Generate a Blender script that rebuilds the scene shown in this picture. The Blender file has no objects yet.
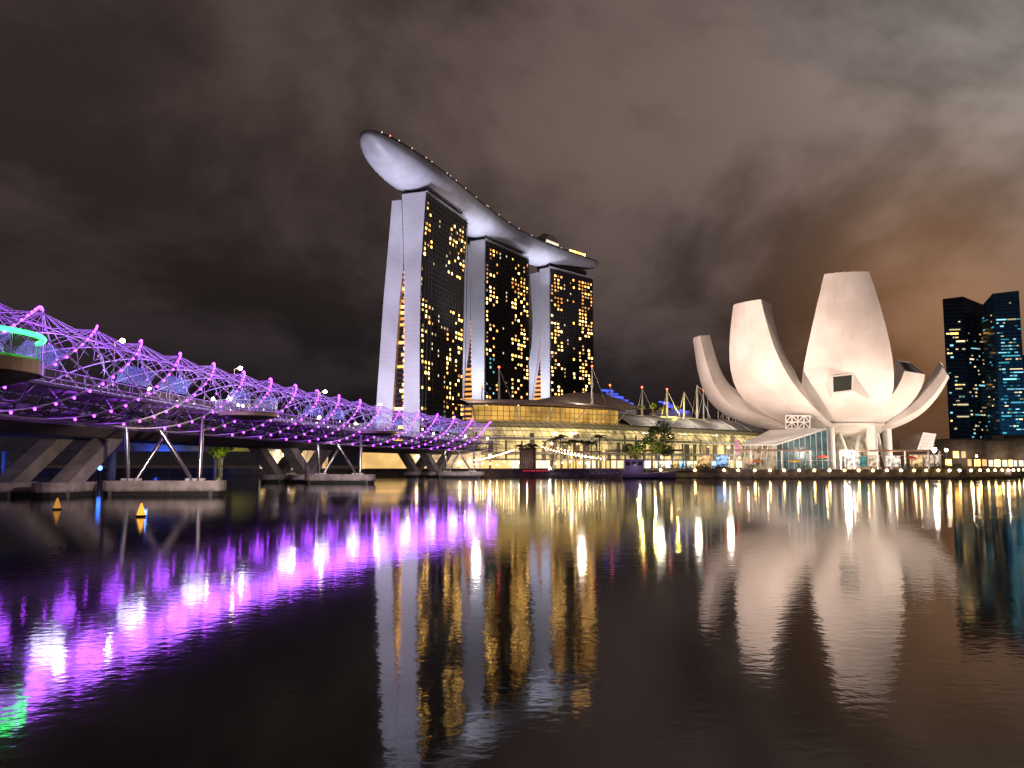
import bpy, math, random
from mathutils import Vector, Matrix

rnd = random.Random(7)
S = bpy.context.scene
R = math.radians

# ---------------------------------------------------------------- camera
CAMZ = 4.0
FPX = 830.0
PITCH = math.atan(81.0 / FPX)
cam_d = bpy.data.cameras.new("camera")
cam = bpy.data.objects.new("camera", cam_d)
S.collection.objects.link(cam)
cam.location = (0, 0, CAMZ)
cam.rotation_euler = (R(90) + PITCH, 0, 0)
cam_d.sensor_width = 36.0
cam_d.lens = FPX / 1024.0 * 36.0
cam_d.clip_start = 0.5
cam_d.clip_end = 20000
S.camera = cam

# ---------------------------------------------------------------- render settings
S.view_settings.view_transform = 'Standard'
S.view_settings.look = 'None'
S.view_settings.exposure = 0.0
S.view_settings.gamma = 1.0
S.view_settings.use_curve_mapping = False
S.render.engine = 'CYCLES'
cy = S.cycles
cy.use_denoising = True
cy.max_bounces = 5
cy.diffuse_bounces = 2
cy.glossy_bounces = 3
cy.transparent_max_bounces = 12
cy.transmission_bounces = 3
cy.sample_clamp_indirect = 4.0
cy.sample_clamp_direct = 0.0
cy.caustics_reflective = False
cy.caustics_refractive = False
cy.use_light_tree = True

# ---------------------------------------------------------------- night sky
W = bpy.data.worlds.new("World")
S.world = W
W.use_nodes = True
nt = W.node_tree
nt.nodes.clear()


def N(tree, t, **kw):
    n = tree.nodes.new(t)
    for k, v in kw.items():
        setattr(n, k, v)
    return n


def math_node(tree, op, a, b=None, c=None, clamp=False):
    n = N(tree, 'ShaderNodeMath', operation=op, use_clamp=clamp)
    for i, v in enumerate((a, b, c)):
        if v is None:
            continue
        if isinstance(v, (int, float)):
            n.inputs[i].default_value = v
        else:
            tree.links.new(v, n.inputs[i])
    return n.outputs[0]


def map_range(tree, val, a, b, c, d, smooth=True):
    n = N(tree, 'ShaderNodeMapRange')
    if smooth:
        n.interpolation_type = 'SMOOTHSTEP'
    tree.links.new(val, n.inputs['Value'])
    for k, v in zip(('From Min', 'From Max', 'To Min', 'To Max'), (a, b, c, d)):
        n.inputs[k].default_value = v
    return n.outputs[0]


def mix_col(tree, fac, a, b, blend='MIX'):
    n = N(tree, 'ShaderNodeMix', data_type='RGBA', blend_type=blend)
    ins = [n.inputs[0], n.inputs[6], n.inputs[7]]
    for s, v in zip(ins, (fac, a, b)):
        if isinstance(v, (int, float)):
            s.default_value = v
        elif isinstance(v, tuple):
            s.default_value = (*v, 1) if len(v) == 3 else v
        else:
            tree.links.new(v, s)
    return n.outputs[2]


tc = N(nt, 'ShaderNodeTexCoord')
sep = N(nt, 'ShaderNodeSeparateXYZ')
nt.links.new(tc.outputs['Generated'], sep.inputs[0])
sx, sy, sz = sep.outputs
zc = math_node(nt, 'ADD', math_node(nt, 'MAXIMUM', sz, 0.0), 0.42)
cx = math_node(nt, 'DIVIDE', sx, zc)
cyy = math_node(nt, 'DIVIDE', sy, zc)
comb = N(nt, 'ShaderNodeCombineXYZ')
nt.links.new(math_node(nt, 'MULTIPLY', cx, 1.0), comb.inputs[0])
nt.links.new(math_node(nt, 'MULTIPLY', cyy, 0.85), comb.inputs[1])
comb.inputs[2].default_value = 3.7
nz1 = N(nt, 'ShaderNodeTexNoise')
nz1.inputs['Scale'].default_value = 2.5
nz1.inputs['Detail'].default_value = 5
nz1.inputs['Roughness'].default_value = 0.56
nz1.inputs['Distortion'].default_value = 0.35
nt.links.new(comb.outputs[0], nz1.inputs['Vector'])
nz2 = N(nt, 'ShaderNodeTexNoise')
nz2.inputs['Scale'].default_value = 6.5
nz2.inputs['Detail'].default_value = 6
nz2.inputs['Roughness'].default_value = 0.55
nt.links.new(comb.outputs[0], nz2.inputs['Vector'])
cl = math_node(nt, 'ADD', math_node(nt, 'MULTIPLY', nz1.outputs['Fac'], 0.78), math_node(nt, 'MULTIPLY', nz2.outputs['Fac'], 0.22))
cloud = map_range(nt, cl, 0.38, 0.62, 0.0, 1.0)


def lobe(dirv, power):
    v = Vector(dirv).normalized()
    n = N(nt, 'ShaderNodeVectorMath', operation='DOT_PRODUCT')
    nt.links.new(tc.outputs['Generated'], n.inputs[0])
    n.inputs[1].default_value = v
    return math_node(nt, 'POWER', math_node(nt, 'MAXIMUM', n.outputs['Value'], 0.0), power)


high = map_range(nt, sz, 0.02, 0.42, 0.0, 1.0)
rightness = map_range(nt, sx, -0.45, 0.5, 0.0, 1.0)
base = mix_col(nt, high, (0.0105, 0.0086, 0.0108), (0.066, 0.045, 0.040))
left_dim = map_range(nt, rightness, 0.0, 1.0, 0.55, 1.15, smooth=False)
bright = math_node(nt, 'MULTIPLY', left_dim, math_node(nt, 'ADD', math_node(nt, 'MULTIPLY', cloud, 1.35), 0.88))
vm = N(nt, 'ShaderNodeVectorMath', operation='SCALE')
nt.links.new(base, vm.inputs[0])
nt.links.new(bright, vm.inputs['Scale'])
acc = vm.outputs[0]


def add_lobe(acc, dirv, power, col, with_cloud):
    f = lobe(dirv, power)
    if with_cloud:
        f = math_node(nt, 'MULTIPLY', f, math_node(nt, 'ADD', math_node(nt, 'MULTIPLY', cloud, with_cloud), 1.0 - with_cloud))
    s = N(nt, 'ShaderNodeVectorMath', operation='SCALE')
    s.inputs[0].default_value = col
    nt.links.new(f, s.inputs['Scale'])
    a = N(nt, 'ShaderNodeVectorMath', operation='ADD')
    nt.links.new(acc, a.inputs[0])
    nt.links.new(s.outputs[0], a.inputs[1])
    return a.outputs[0]


acc = add_lobe(acc, (0.62, 0.78, 0.52), 34, (0.22, 0.235, 0.215), 0.6)     # city glow in the high cloud
acc = add_lobe(acc, (0.48, 0.90, 0.17), 85, (0.21, 0.082, 0.012), 0.3)   # sodium glow over the city
acc = add_lobe(acc, (0.10, 0.95, 0.30), 50, (0.030, 0.021, 0.016), 0.6)
# the last trace of daylight: a very weak Nishita sky with the sun far under
sky = N(nt, 'ShaderNodeTexSky', sky_type='NISHITA')
sky.sun_disc = False
sky.sun_elevation = R(-6)
sky.sun_rotation = R(60)
bg1 = N(nt, 'ShaderNodeBackground')
nt.links.new(acc, bg1.inputs['Color'])
bg1.inputs['Strength'].default_value = 1.0
bg2 = N(nt, 'ShaderNodeBackground')
nt.links.new(sky.outputs[0], bg2.inputs['Color'])
bg2.inputs['Strength'].default_value = 0.05
add = N(nt, 'ShaderNodeAddShader')
nt.links.new(bg1.outputs[0], add.inputs[0])
nt.links.new(bg2.outputs[0], add.inputs[1])
wo = N(nt, 'ShaderNodeOutputWorld')
nt.links.new(add.outputs[0], wo.inputs['Surface'])

sun_d = bpy.data.lights.new("weak_sun", 'SUN')
sun_d.energy = 0.02  # very weak cool sun lamp added to the night light
sun_d.angle = R(12)
sun_d.color = (0.8, 0.86, 1.0)
sun = bpy.data.objects.new("weak_sun", sun_d)
sun.rotation_euler = (R(40), 0, R(-30))
S.collection.objects.link(sun)

# ---------------------------------------------------------------- helpers


def at(px, py, Y):
    """world point that stands at depth Y on the sight line of a photo pixel"""
    v = (px - 512) / FPX
    u = (384 - py) / FPX
    c, s = math.cos(PITCH), math.sin(PITCH)
    d = Vector((v, c - u * s, s + u * c))
    return Vector((0, 0, CAMZ)) + d * (Y / d.y)


WLOC = {}


def tag(o, label=None, cat=None, group=None, kind=None):
    if label:
        o['label'] = label
    if cat:
        o['category'] = cat
    if group:
        o['group'] = group
    if kind:
        o['kind'] = kind
    return o


def thing(name, label, cat, loc=(0, 0, 0), group=None):
    o = bpy.data.objects.new(name, None)
    o.empty_display_size = 0.5
    S.collection.objects.link(o)
    o.location = loc
    WLOC[o.name] = Vector(loc)
    return tag(o, label, cat, group)


class MB:
    """collects geometry in world coordinates, links it as one mesh object"""

    def __init__(self):
        self.v = []
        self.f = []
        self.m = []
        self.sm = []

    def add(self, vs, fs, mi=0, smooth=False):
        b = len(self.v)
        self.v += [Vector(p) for p in vs]
        for f in fs:
            self.f.append([b + i for i in f])
            self.m.append(mi)
            self.sm.append(smooth)
        return self

    def box(self, x0, x1, y0, y1, z0, z1, mi=0, M=None):
        vs = [Vector((x, y, z)) for z in (z0, z1) for y in (y0, y1) for x in (x0, x1)]
        if M is not None:
            vs = [M @ p for p in vs]
        return self.add(vs, [(0, 2, 3, 1), (4, 5, 7, 6), (0, 1, 5, 4), (2, 6, 7, 3), (0, 4, 6, 2), (1, 3, 7, 5)], mi)

    def obox(self, c, ax, ay, hx, hy, z0, z1, mi=0):
        """box with horizontal axes ax, ay (unit) about c (x, y)"""
        c = Vector((c[0], c[1], 0))
        vs = []
        for z in (z0, z1):
            for sy_ in (-1, 1):
                for sx_ in (-1, 1):
                    p = c + ax * hx * sx_ + ay * hy * sy_
                    vs.append((p.x, p.y, z))
        return self.add(vs, [(0, 2, 3, 1), (4, 5, 7, 6), (0, 1, 5, 4), (2, 6, 7, 3), (0, 4, 6, 2), (1, 3, 7, 5)], mi)

    def tube(self, pts, r, n=6, mi=0, caps=True, closed=False):
        pts = [Vector(p) for p in pts]
        k = len(pts)
        rr = r if isinstance(r, (list, tuple)) else [r] * k
        vs = []
        for i, p in enumerate(pts):
            if closed:
                t = pts[(i + 1) % k] - pts[i - 1]
            else:
                t = pts[min(i + 1, k - 1)] - pts[max(i - 1, 0)]
            t = t.normalized() if t.length > 1e-9 else Vector((0, 0, 1))
            up = Vector((0, 0, 1)) if abs(t.z) < 0.95 else Vector((1, 0, 0))
            a = t.cross(up).normalized()
            b = a.cross(t).normalized()
            for j in range(n):
                q = 2 * math.pi * j / n
                vs.append(p + (a * math.cos(q) + b * math.sin(q)) * rr[i])
        fs = []
        for i in range(k if closed else k - 1):
            i2 = (i + 1) % k
            for j in range(n):
                j2 = (j + 1) % n
                fs.append((i * n + j, i * n + j2, i2 * n + j2, i2 * n + j))
        self.add(vs, fs, mi, True)
        if caps and not closed:
            self.add(vs[:n], [tuple(reversed(range(n)))], mi)
            self.add(vs[-n:], [tuple(range(n))], mi)
        return self

    def grid(self, rows, mi=0, smooth=True, flip=False, closed=False):
        n = len(rows[0])
        vs = [p for r_ in rows for p in r_]
        fs = []
        for i in range(len(rows) - 1):
            for j in range(n if closed else n - 1):
                j2 = (j + 1) % n
                q = (i * n + j, i * n + j2, (i + 1) * n + j2, (i + 1) * n + j)
                fs.append(tuple(reversed(q)) if flip else q)
        return self.add(vs, fs, mi, smooth)

    def poly(self, pts, mi=0, smooth=False):
        return self.add(pts, [tuple(range(len(pts)))], mi, smooth)

    def prism(self, pts, z0, z1, mi=0):
        n = len(pts)
        vs = [(p[0], p[1], z0) for p in pts] + [(p[0], p[1], z1) for p in pts]
        fs = [tuple(reversed(range(n))), tuple(range(n, 2 * n))]
        fs += [(i, (i + 1) % n, n + (i + 1) % n, n + i) for i in range(n)]
        return self.add(vs, fs, mi)

    def ball(self, c, r, seg=8, rings=5, mi=0, sz_=1.0):
        c = Vector(c)
        vs = [c + Vector((0, 0, -r * sz_))]
        for i in range(1, rings):
            a = -math.pi / 2 + math.pi * i / rings
            for j in range(seg):
                q = 2 * math.pi * j / seg
                vs.append(c + Vector((r * math.cos(a) * math.cos(q), r * math.cos(a) * math.sin(q), r * sz_ * math.sin(a))))
        vs.append(c + Vector((0, 0, r * sz_)))
        fs = []
        for j in range(seg):
            fs.append((0, 1 + (j + 1) % seg, 1 + j))
        for i in range(rings - 2):
            for j in range(seg):
                a, b = 1 + i * seg + j, 1 + i * seg + (j + 1) % seg
                fs.append((a, b, b + seg, a + seg))
        t = len(vs) - 1
        o = 1 + (rings - 2) * seg
        for j in range(seg):
            fs.append((o + j, o + (j + 1) % seg, t))
        return self.add(vs, fs, mi, True)

    def build(self, name, mats, parent=None, **kw):
        if not isinstance(mats, (list, tuple)):
            mats = [mats]
        o0 = Vector((0, 0, 0))
        if parent is not None:
            o0 = WLOC[parent.name]
        me = bpy.data.meshes.new(name)
        me.from_pydata([tuple(p - o0) for p in self.v], [], self.f)
        for m in mats:
            me.materials.append(m)
        me.polygons.foreach_set('material_index', self.m)
        me.polygons.foreach_set('use_smooth', self.sm)
        me.update()
        o = bpy.data.objects.new(name, me)
        S.collection.objects.link(o)
        if parent is not None:
            o.parent = parent
            WLOC[o.name] = o0
        else:
            WLOC[o.name] = o0
        tag(o, **kw)
        return o


def copy_thing(root, loc, label=None):
    """copy of a thing with copies of its parts and sub-parts"""
    r = root.copy()
    S.collection.objects.link(r)
    r.location = loc
    WLOC[r.name] = Vector(loc)
    if label:
        r['label'] = label
    for ch in list(root.children):
        c = ch.copy()
        S.collection.objects.link(c)
        c.parent = r
        for g in list(ch.children):
            d = g.copy()
            S.collection.objects.link(d)
            d.parent = c
    return r


# ---------------------------------------------------------------- materials
MAT = {}


def principled(name, col, rough=0.6, metal=0.0, noise=0.0, nscale=1.0, bump=0.0, spec=0.5):
    m = bpy.data.materials.new(name)
    m.use_nodes = True
    t = m.node_tree
    b = t.nodes['Principled BSDF']
    b.inputs['Base Color'].default_value = (*col, 1)
    b.inputs['Roughness'].default_value = rough
    b.inputs['Metallic'].default_value = metal
    b.inputs['Specular IOR Level'].default_value = spec
    if noise or bump:
        c = N(t, 'ShaderNodeTexCoord')
        nz = N(t, 'ShaderNodeTexNoise')
        nz.inputs['Scale'].default_value = nscale
        nz.inputs['Detail'].default_value = 5
        t.links.new(c.outputs['Object'], nz.inputs['Vector'])
        if noise:
            lo = tuple(x * (1 - noise) for x in col)
            hi = tuple(min(1, x * (1 + noise)) for x in col)
            f = map_range(t, nz.outputs['Fac'], 0.3, 0.7, 0, 1)
            t.links.new(mix_col(t, f, lo, hi), b.inputs['Base Color'])
        if bump:
            bp = N(t, 'ShaderNodeBump')
            bp.inputs['Strength'].default_value = bump
            t.links.new(nz.outputs['Fac'], bp.inputs['Height'])
            t.links.new(bp.outputs[0], b.inputs['Normal'])
    MAT[name] = m
    return m


def glow(name, col, strength, vary=0.0, nscale=0.2, base=(0.02, 0.02, 0.02), sample=True, rooms=False):
    """a lamp, lit window or lit sign; on walls and louvres, emission stands in for light"""
    m = bpy.data.materials.new(name)
    m.use_nodes = True
    t = m.node_tree
    b = t.nodes['Principled BSDF']
    b.inputs['Base Color'].default_value = (*base, 1)
    b.inputs['Roughness'].default_value = 0.3
    b.inputs['Emission Color'].default_value = (*col, 1)
    b.inputs['Emission Strength'].default_value = strength
    if vary:
        c = N(t, 'ShaderNodeTexCoord')
        nz = N(t, 'ShaderNodeTexNoise')
        nz.inputs['Scale'].default_value = nscale
        nz.inputs['Detail'].default_value = 4
        t.links.new(c.outputs['Object'], nz.inputs['Vector'])
        f = map_range(t, nz.outputs['Fac'], 0.32, 0.68, strength * (1 - vary), strength * (1 + vary))
        t.links.new(f, b.inputs['Emission Strength'])
    if rooms:
        oi = N(t, 'ShaderNodeObjectInfo')
        ge = N(t, 'ShaderNodeNewGeometry')
        f = math_node(t, 'FRACT', math_node(t, 'ADD', oi.outputs['Random'], ge.outputs['Random Per Island']))
        t.links.new(map_range(t, f, 0, 1, strength * 0.25, strength * 1.5, False), b.inputs['Emission Strength'])
    if not sample:
        m.cycles.emission_sampling = 'NONE'
    MAT[name] = m
    return m


def glassy(name, tint, transp, rough=0.08, emis=None, es=0.0):
    m = bpy.data.materials.new(name)
    m.use_nodes = True
    t = m.node_tree
    b = t.nodes['Principled BSDF']
    b.inputs['Base Color'].default_value = (*tint, 1)
    b.inputs['Roughness'].default_value = rough
    if emis:
        b.inputs['Emission Color'].default_value = (*emis, 1)
        b.inputs['Emission Strength'].default_value = es
    tr = N(t, 'ShaderNodeBsdfTransparent')
    mx = N(t, 'ShaderNodeMixShader')
    mx.inputs[0].default_value = transp
    t.links.new(b.outputs[0], mx.inputs[1])
    t.links.new(tr.outputs[0], mx.inputs[2])
    t.links.new(mx.outputs[0], t.nodes['Material Output'].inputs['Surface'])
    MAT[name] = m
    return m


concrete = principled('concrete', (0.30, 0.27, 0.26), 0.8, noise=0.25, nscale=0.35, bump=0.15)
quay_stone = principled('quay_stone', (0.13, 0.10, 0.095), 0.8, noise=0.35, nscale=0.5, bump=0.2)
paving = principled('paving', (0.24, 0.21, 0.18), 0.8, noise=0.2, nscale=0.3)
steel = principled('stainless_steel', (0.55, 0.53, 0.55), 0.28, metal=1.0)
steel_painted = principled('painted_steel', (0.62, 0.60, 0.62), 0.4)
dark_metal = principled('dark_metal', (0.05, 0.047, 0.05), 0.45, noise=0.2, nscale=0.6)
asphalt = principled('asphalt', (0.05, 0.05, 0.05), 0.85)
white_paint = principled('white_paint', (0.78, 0.77, 0.74), 0.5, noise=0.06, nscale=0.5)
roof_brown = principled('brown_roof_metal', (0.30, 0.22, 0.18), 0.5, noise=0.15, nscale=0.2)
roof_grey = principled('grey_roof_metal', (0.42, 0.41, 0.38), 0.45, noise=0.1, nscale=0.3)
timber = principled('timber', (0.36, 0.24, 0.18), 0.6, noise=0.3, nscale=1.5)
bark = principled('bark', (0.12, 0.085, 0.06), 0.9, noise=0.3, nscale=4)
leaf_dark = principled('leaf_dark', (0.045, 0.075, 0.025), 0.6, noise=0.5, nscale=0.9)
leaf_mid = principled('leaf_mid', (0.085, 0.11, 0.03), 0.6, noise=0.5, nscale=0.9)
hull_paint = principled('boat_paint', (0.30, 0.22, 0.34), 0.4)
rubber_gap_shade = principled('rubber_and_gap_shade', (0.015, 0.015, 0.015), 0.8)
blue_paint = principled('blue_paint', (0.10, 0.14, 0.62), 0.5)

led_purple = glow('led_purple', (0.40, 0.042, 1.0), 12)
led_violet = glow('led_violet', (0.25, 0.06, 1.0), 12)
led_green = glow('led_green', (0.02, 1.0, 0.10), 9)
lamp_warm = glow('lamp_warm', (1.0, 0.72, 0.36), 40)
lamp_quay = glow('lamp_quay', (1.0, 0.70, 0.26), 38)
lamp_white = glow('lamp_white', (1.0, 0.93, 0.82), 300)


def tidal_concrete():
    m = principled('cap_concrete', (0.34, 0.30, 0.29), 0.8, noise=0.3, nscale=0.6, bump=0.2)
    t = m.node_tree
    b = t.nodes['Principled BSDF']
    src = b.inputs['Base Color'].links[0].from_socket
    c = N(t, 'ShaderNodeTexCoord')
    sp = N(t, 'ShaderNodeSeparateXYZ')
    t.links.new(c.outputs['Object'], sp.inputs[0])
    nz = N(t, 'ShaderNodeTexNoise')
    nz.inputs['Scale'].default_value = 1.4
    nz.inputs['Detail'].default_value = 6
    t.links.new(c.outputs['Object'], nz.inputs['Vector'])
    h = math_node(t, 'ADD', sp.outputs[2], math_node(t, 'MULTIPLY', nz.outputs['Fac'], 0.9))
    t.links.new(mix_col(t, map_range(t, h, 0.9, 1.5, 0.75, 0.0), src, (0.05, 0.05, 0.035)), b.inputs['Base Color'])
    return m


cap_concrete = tidal_concrete()
lamp_street = glow('lamp_street', (1.0, 0.80, 0.52), 40)
lamp_red = glow('lamp_red', (1.0, 0.09, 0.03), 9)
lamp_blue = glow('lamp_blue', (0.05, 0.18, 1.0), 14)
win_warm = glow('window_warm', (1.0, 0.56, 0.15), 11.0, rooms=True)
win_gold = glow('window_gold', (1.0, 0.50, 0.10), 6.5, rooms=True)
shop_warm = glow('shop_warm', (1.0, 0.66, 0.30), 2.2)
shop_gold = glow('shop_gold', (1.0, 0.6, 0.2), 1.4)
win_dim = glow('window_dim', (1.0, 0.55, 0.22), 1.3, rooms=True)
win_pale = glow('window_pale', (0.95, 0.85, 0.65), 1.3)
win_orange = glow('window_orange', (1.0, 0.36, 0.06), 1.5)
win_cyan = glow('window_cyan', (0.30, 0.80, 0.95), 1.1, rooms=True)
win_teal = glow('window_teal', (0.06, 0.46, 0.60), 0.9, rooms=True)
win_office = glow('window_office', (1.0, 0.80, 0.42), 1.3, rooms=True)


def facade_glass(name, col, line, sx_, sz_, rough=0.12):
    """dark curtain wall with a faint grid of spandrels and mullions (object space)"""
    m = bpy.data.materials.new(name)
    m.use_nodes = True
    t = m.node_tree
    b = t.nodes['Principled BSDF']
    c = N(t, 'ShaderNodeTexCoord')
    sp = N(t, 'ShaderNodeSeparateXYZ')
    t.links.new(c.outputs['Object'], sp.inputs[0])
    fz = math_node(t, 'FRACT', math_node(t, 'MULTIPLY', sp.outputs[2], 1.0 / sz_))
    h = math_node(t, 'ADD', math_node(t, 'MULTIPLY', sp.outputs[0], sx_[0]), math_node(t, 'MULTIPLY', sp.outputs[1], sx_[1]))
    fx = math_node(t, 'FRACT', h)
    g = math_node(t, 'MAXIMUM', math_node(t, 'LESS_THAN', fz, 0.22), math_node(t, 'LESS_THAN', fx, 0.12))
    t.links.new(mix_col(t, g, col, line), b.inputs['Base Color'])
    b.inputs['Roughness'].default_value = rough
    MAT[name] = m
    return m


# white petal skin: fibre panels with hairline joints
def petal_skin():
    m = bpy.data.materials.new('petal_skin')
    m.use_nodes = True
    t = m.node_tree
    b = t.nodes['Principled BSDF']
    c = N(t, 'ShaderNodeTexCoord')
    nz = N(t, 'ShaderNodeTexNoise')
    nz.inputs['Scale'].default_value = 0.12
    nz.inputs['Detail'].default_value = 6
    t.links.new(c.outputs['Object'], nz.inputs['Vector'])
    sp = N(t, 'ShaderNodeSeparateXYZ')
    t.links.new(c.outputs['Object'], sp.inputs[0])
    fz = math_node(t, 'FRACT', math_node(t, 'MULTIPLY', sp.outputs[2], 1 / 2.4))
    seam = math_node(t, 'MULTIPLY', math_node(t, 'LESS_THAN', fz, 0.035), 0.17)
    col = mix_col(t, map_range(t, nz.outputs['Fac'], 0.3, 0.7, 0, 1), (0.64, 0.575, 0.53), (0.78, 0.725, 0.68))
    # rain streaks running down the shells
    mp = N(t, 'ShaderNodeMapping')
    mp.inputs['Scale'].default_value = (0.9, 0.9, 0.035)
    t.links.new(c.outputs['Object'], mp.inputs[0])
    st = N(t, 'ShaderNodeTexNoise')
    st.inputs['Scale'].default_value = 1.0
    st.inputs['Detail'].default_value = 4
    t.links.new(mp.outputs[0], st.inputs['Vector'])
    col = mix_col(t, map_range(t, st.outputs['Fac'], 0.5, 0.72, 0, 0.14), col, (0.46, 0.40, 0.35))
    t.links.new(mix_col(t, seam, col, (0.25, 0.22, 0.2)), b.inputs['Base Color'])
    b.inputs['Roughness'].default_value = 0.55
    MAT['petal_skin'] = m
    return m


petal_mat = petal_skin()


def tower_wall():
    m = bpy.data.materials.new('tower_wall')
    m.use_nodes = True
    t = m.node_tree
    b = t.nodes['Principled BSDF']
    c = N(t, 'ShaderNodeTexCoord')
    sp = N(t, 'ShaderNodeSeparateXYZ')
    t.links.new(c.outputs['Object'], sp.inputs[0])
    fz = math_node(t, 'FRACT', math_node(t, 'MULTIPLY', sp.outputs[2], 1 / 3.6))
    seam = math_node(t, 'MULTIPLY', math_node(t, 'LESS_THAN', fz, 0.12), 0.25)
    nz = N(t, 'ShaderNodeTexNoise')
    nz.inputs['Scale'].default_value = 0.06
    nz.inputs['Detail'].default_value = 6
    t.links.new(c.outputs['Object'], nz.inputs['Vector'])
    col = mix_col(t, map_range(t, nz.outputs['Fac'], 0.3, 0.7, 0, 1), (0.48, 0.46, 0.48), (0.58, 0.56, 0.58))
    t.links.new(mix_col(t, seam, col, (0.36, 0.35, 0.37)), b.inputs['Base Color'])
    b.inputs['Roughness'].default_value = 0.6
    MAT['tower_wall'] = m
    return m


wall_mat = tower_wall()


# ---------------------------------------------------------------- lamps (real floods and strips, plus some added fill lights)
def lamp_point(name, loc, power, col, radius=0.3, parent=None):
    d = bpy.data.lights.new(name, 'POINT')
    d.energy = power
    d.color = col
    d.shadow_soft_size = radius
    o = bpy.data.objects.new(name, d)
    S.collection.objects.link(o)
    o.location = loc
    if parent is not None:
        o.parent = parent
        o.location = Vector(loc) - WLOC[parent.name]
    return o


def lamp_spot(name, loc, aim, power, col, angle=60, blend=0.6, radius=0.5):
    d = bpy.data.lights.new(name, 'SPOT')
    d.energy = power
    d.color = col
    d.spot_size = R(angle)
    d.spot_blend = blend
    d.shadow_soft_size = radius
    o = bpy.data.objects.new(name, d)
    S.collection.objects.link(o)
    o.location = loc
    o.rotation_euler = (Vector(aim) - Vector(loc)).to_track_quat('-Z', 'Y').to_euler()
    return o


# ================================================================ SETTING: water and land
def water_material():
    m = bpy.data.materials.new('bay_water')
    m.use_nodes = True
    t = m.node_tree
    b = t.nodes['Principled BSDF']
    b.inputs['Base Color'].default_value = (0.004, 0.004, 0.005, 1)
    b.inputs['Roughness'].default_value = 0.10
    b.inputs['IOR'].default_value = 1.5
    c = N(t, 'ShaderNodeTexCoord')
    mp = N(t, 'ShaderNodeMapping')
    mp.inputs['Scale'].default_value = (0.85, 1.0, 1.0)
    t.links.new(c.outputs['Object'], mp.inputs[0])
    a = N(t, 'ShaderNodeTexNoise')
    a.inputs['Scale'].default_value = 0.55
    a.inputs['Detail'].default_value = 3
    a.inputs['Roughness'].default_value = 0.5
    t.links.new(mp.outputs[0], a.inputs['Vector'])
    d = N(t, 'ShaderNodeTexNoise')
    d.inputs['Scale'].default_value = 3.2
    d.inputs['Detail'].default_value = 2
    t.links.new(mp.outputs[0], d.inputs['Vector'])
    h = math_node(t, 'ADD', math_node(t, 'MULTIPLY', a.outputs['Fac'], 0.0042), math_node(t, 'MULTIPLY', d.outputs['Fac'], 0.0040))
    # slow patches of wind over the bay
    pw = N(t, 'ShaderNodeTexNoise')
    pw.inputs['Scale'].default_value = 0.035
    pw.inputs['Detail'].default_value = 3
    t.links.new(c.outputs['Object'], pw.inputs['Vector'])
    h = math_node(t, 'MULTIPLY', h, map_range(t, pw.outputs['Fac'], 0.35, 0.65, 0.65, 1.5))
    t.links.new(map_range(t, pw.outputs['Fac'], 0.35, 0.65, 0.05, 0.08), b.inputs['Roughness'])
    bp = N(t, 'ShaderNodeBump')
    bp.inputs['Strength'].default_value = 1.0
    bp.inputs['Distance'].default_value = 1.0
    t.links.new(h, bp.inputs['Height'])
    t.links.new(bp.outputs[0], b.inputs['Normal'])
    MAT['bay_water'] = m
    return m


wb = MB()
wb.grid([[Vector((x, y, 0)) for x in (-3000, 3000)] for y in (-400, 6000)], smooth=False)
wb.build('water', water_material(), kind='structure')

GZ = 2.6
QUAY = [(-900, 420), (-160, 345), (-70, 312), (-22, 296), (8, 288), (40, 266), (70, 243), (128, 239), (150, 252), (186, 300), (210, 330), (900, 420)]
gb = MB()
gb.poly([(x, y, GZ) for x, y in QUAY] + [(3000, 6000, GZ), (-3000, 6000, GZ)])
gb.build('ground', paving, kind='structure')
q = MB()
for i in range(len(QUAY) - 1):
    a, b_ = Vector((*QUAY[i], 0)), Vector((*QUAY[i + 1], 0))
    q.add([(a.x, a.y, -1), (b_.x, b_.y, -1), (b_.x, b_.y, GZ - 0.004), (a.x, a.y, GZ - 0.004)], [(0, 1, 2, 3)])
    d = (b_ - a).normalized()
    n = Vector((d.y, -d.x, 0))
    L = (b_ - a).length
    c0 = (a + b_) / 2
    # coping ledge
    q.obox((c0 + n * 0.2), d, n, L / 2, 0.45, GZ - 0.35, GZ + 0.15)
    q.obox((c0 + n * 0.3), d, n, L / 2, 0.25, 0.15, 0.75)
quay = q.build('quay_wall', quay_stone, label='long dark stone quay wall between the bay water and the lit promenade', cat='wall')

# ================================================================ HOTEL TOWERS
ZT = 194.0


def lerp_prof(prof, z):
    for (z0, a0, b0), (z1, a1, b1) in zip(prof, prof[1:]):
        if z0 <= z <= z1:
            k = (z - z0) / (z1 - z0)
            return a0 + (a1 - a0) * k, b0 + (b1 - b0) * k
    return prof[-1][1], prof[-1][2]


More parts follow.
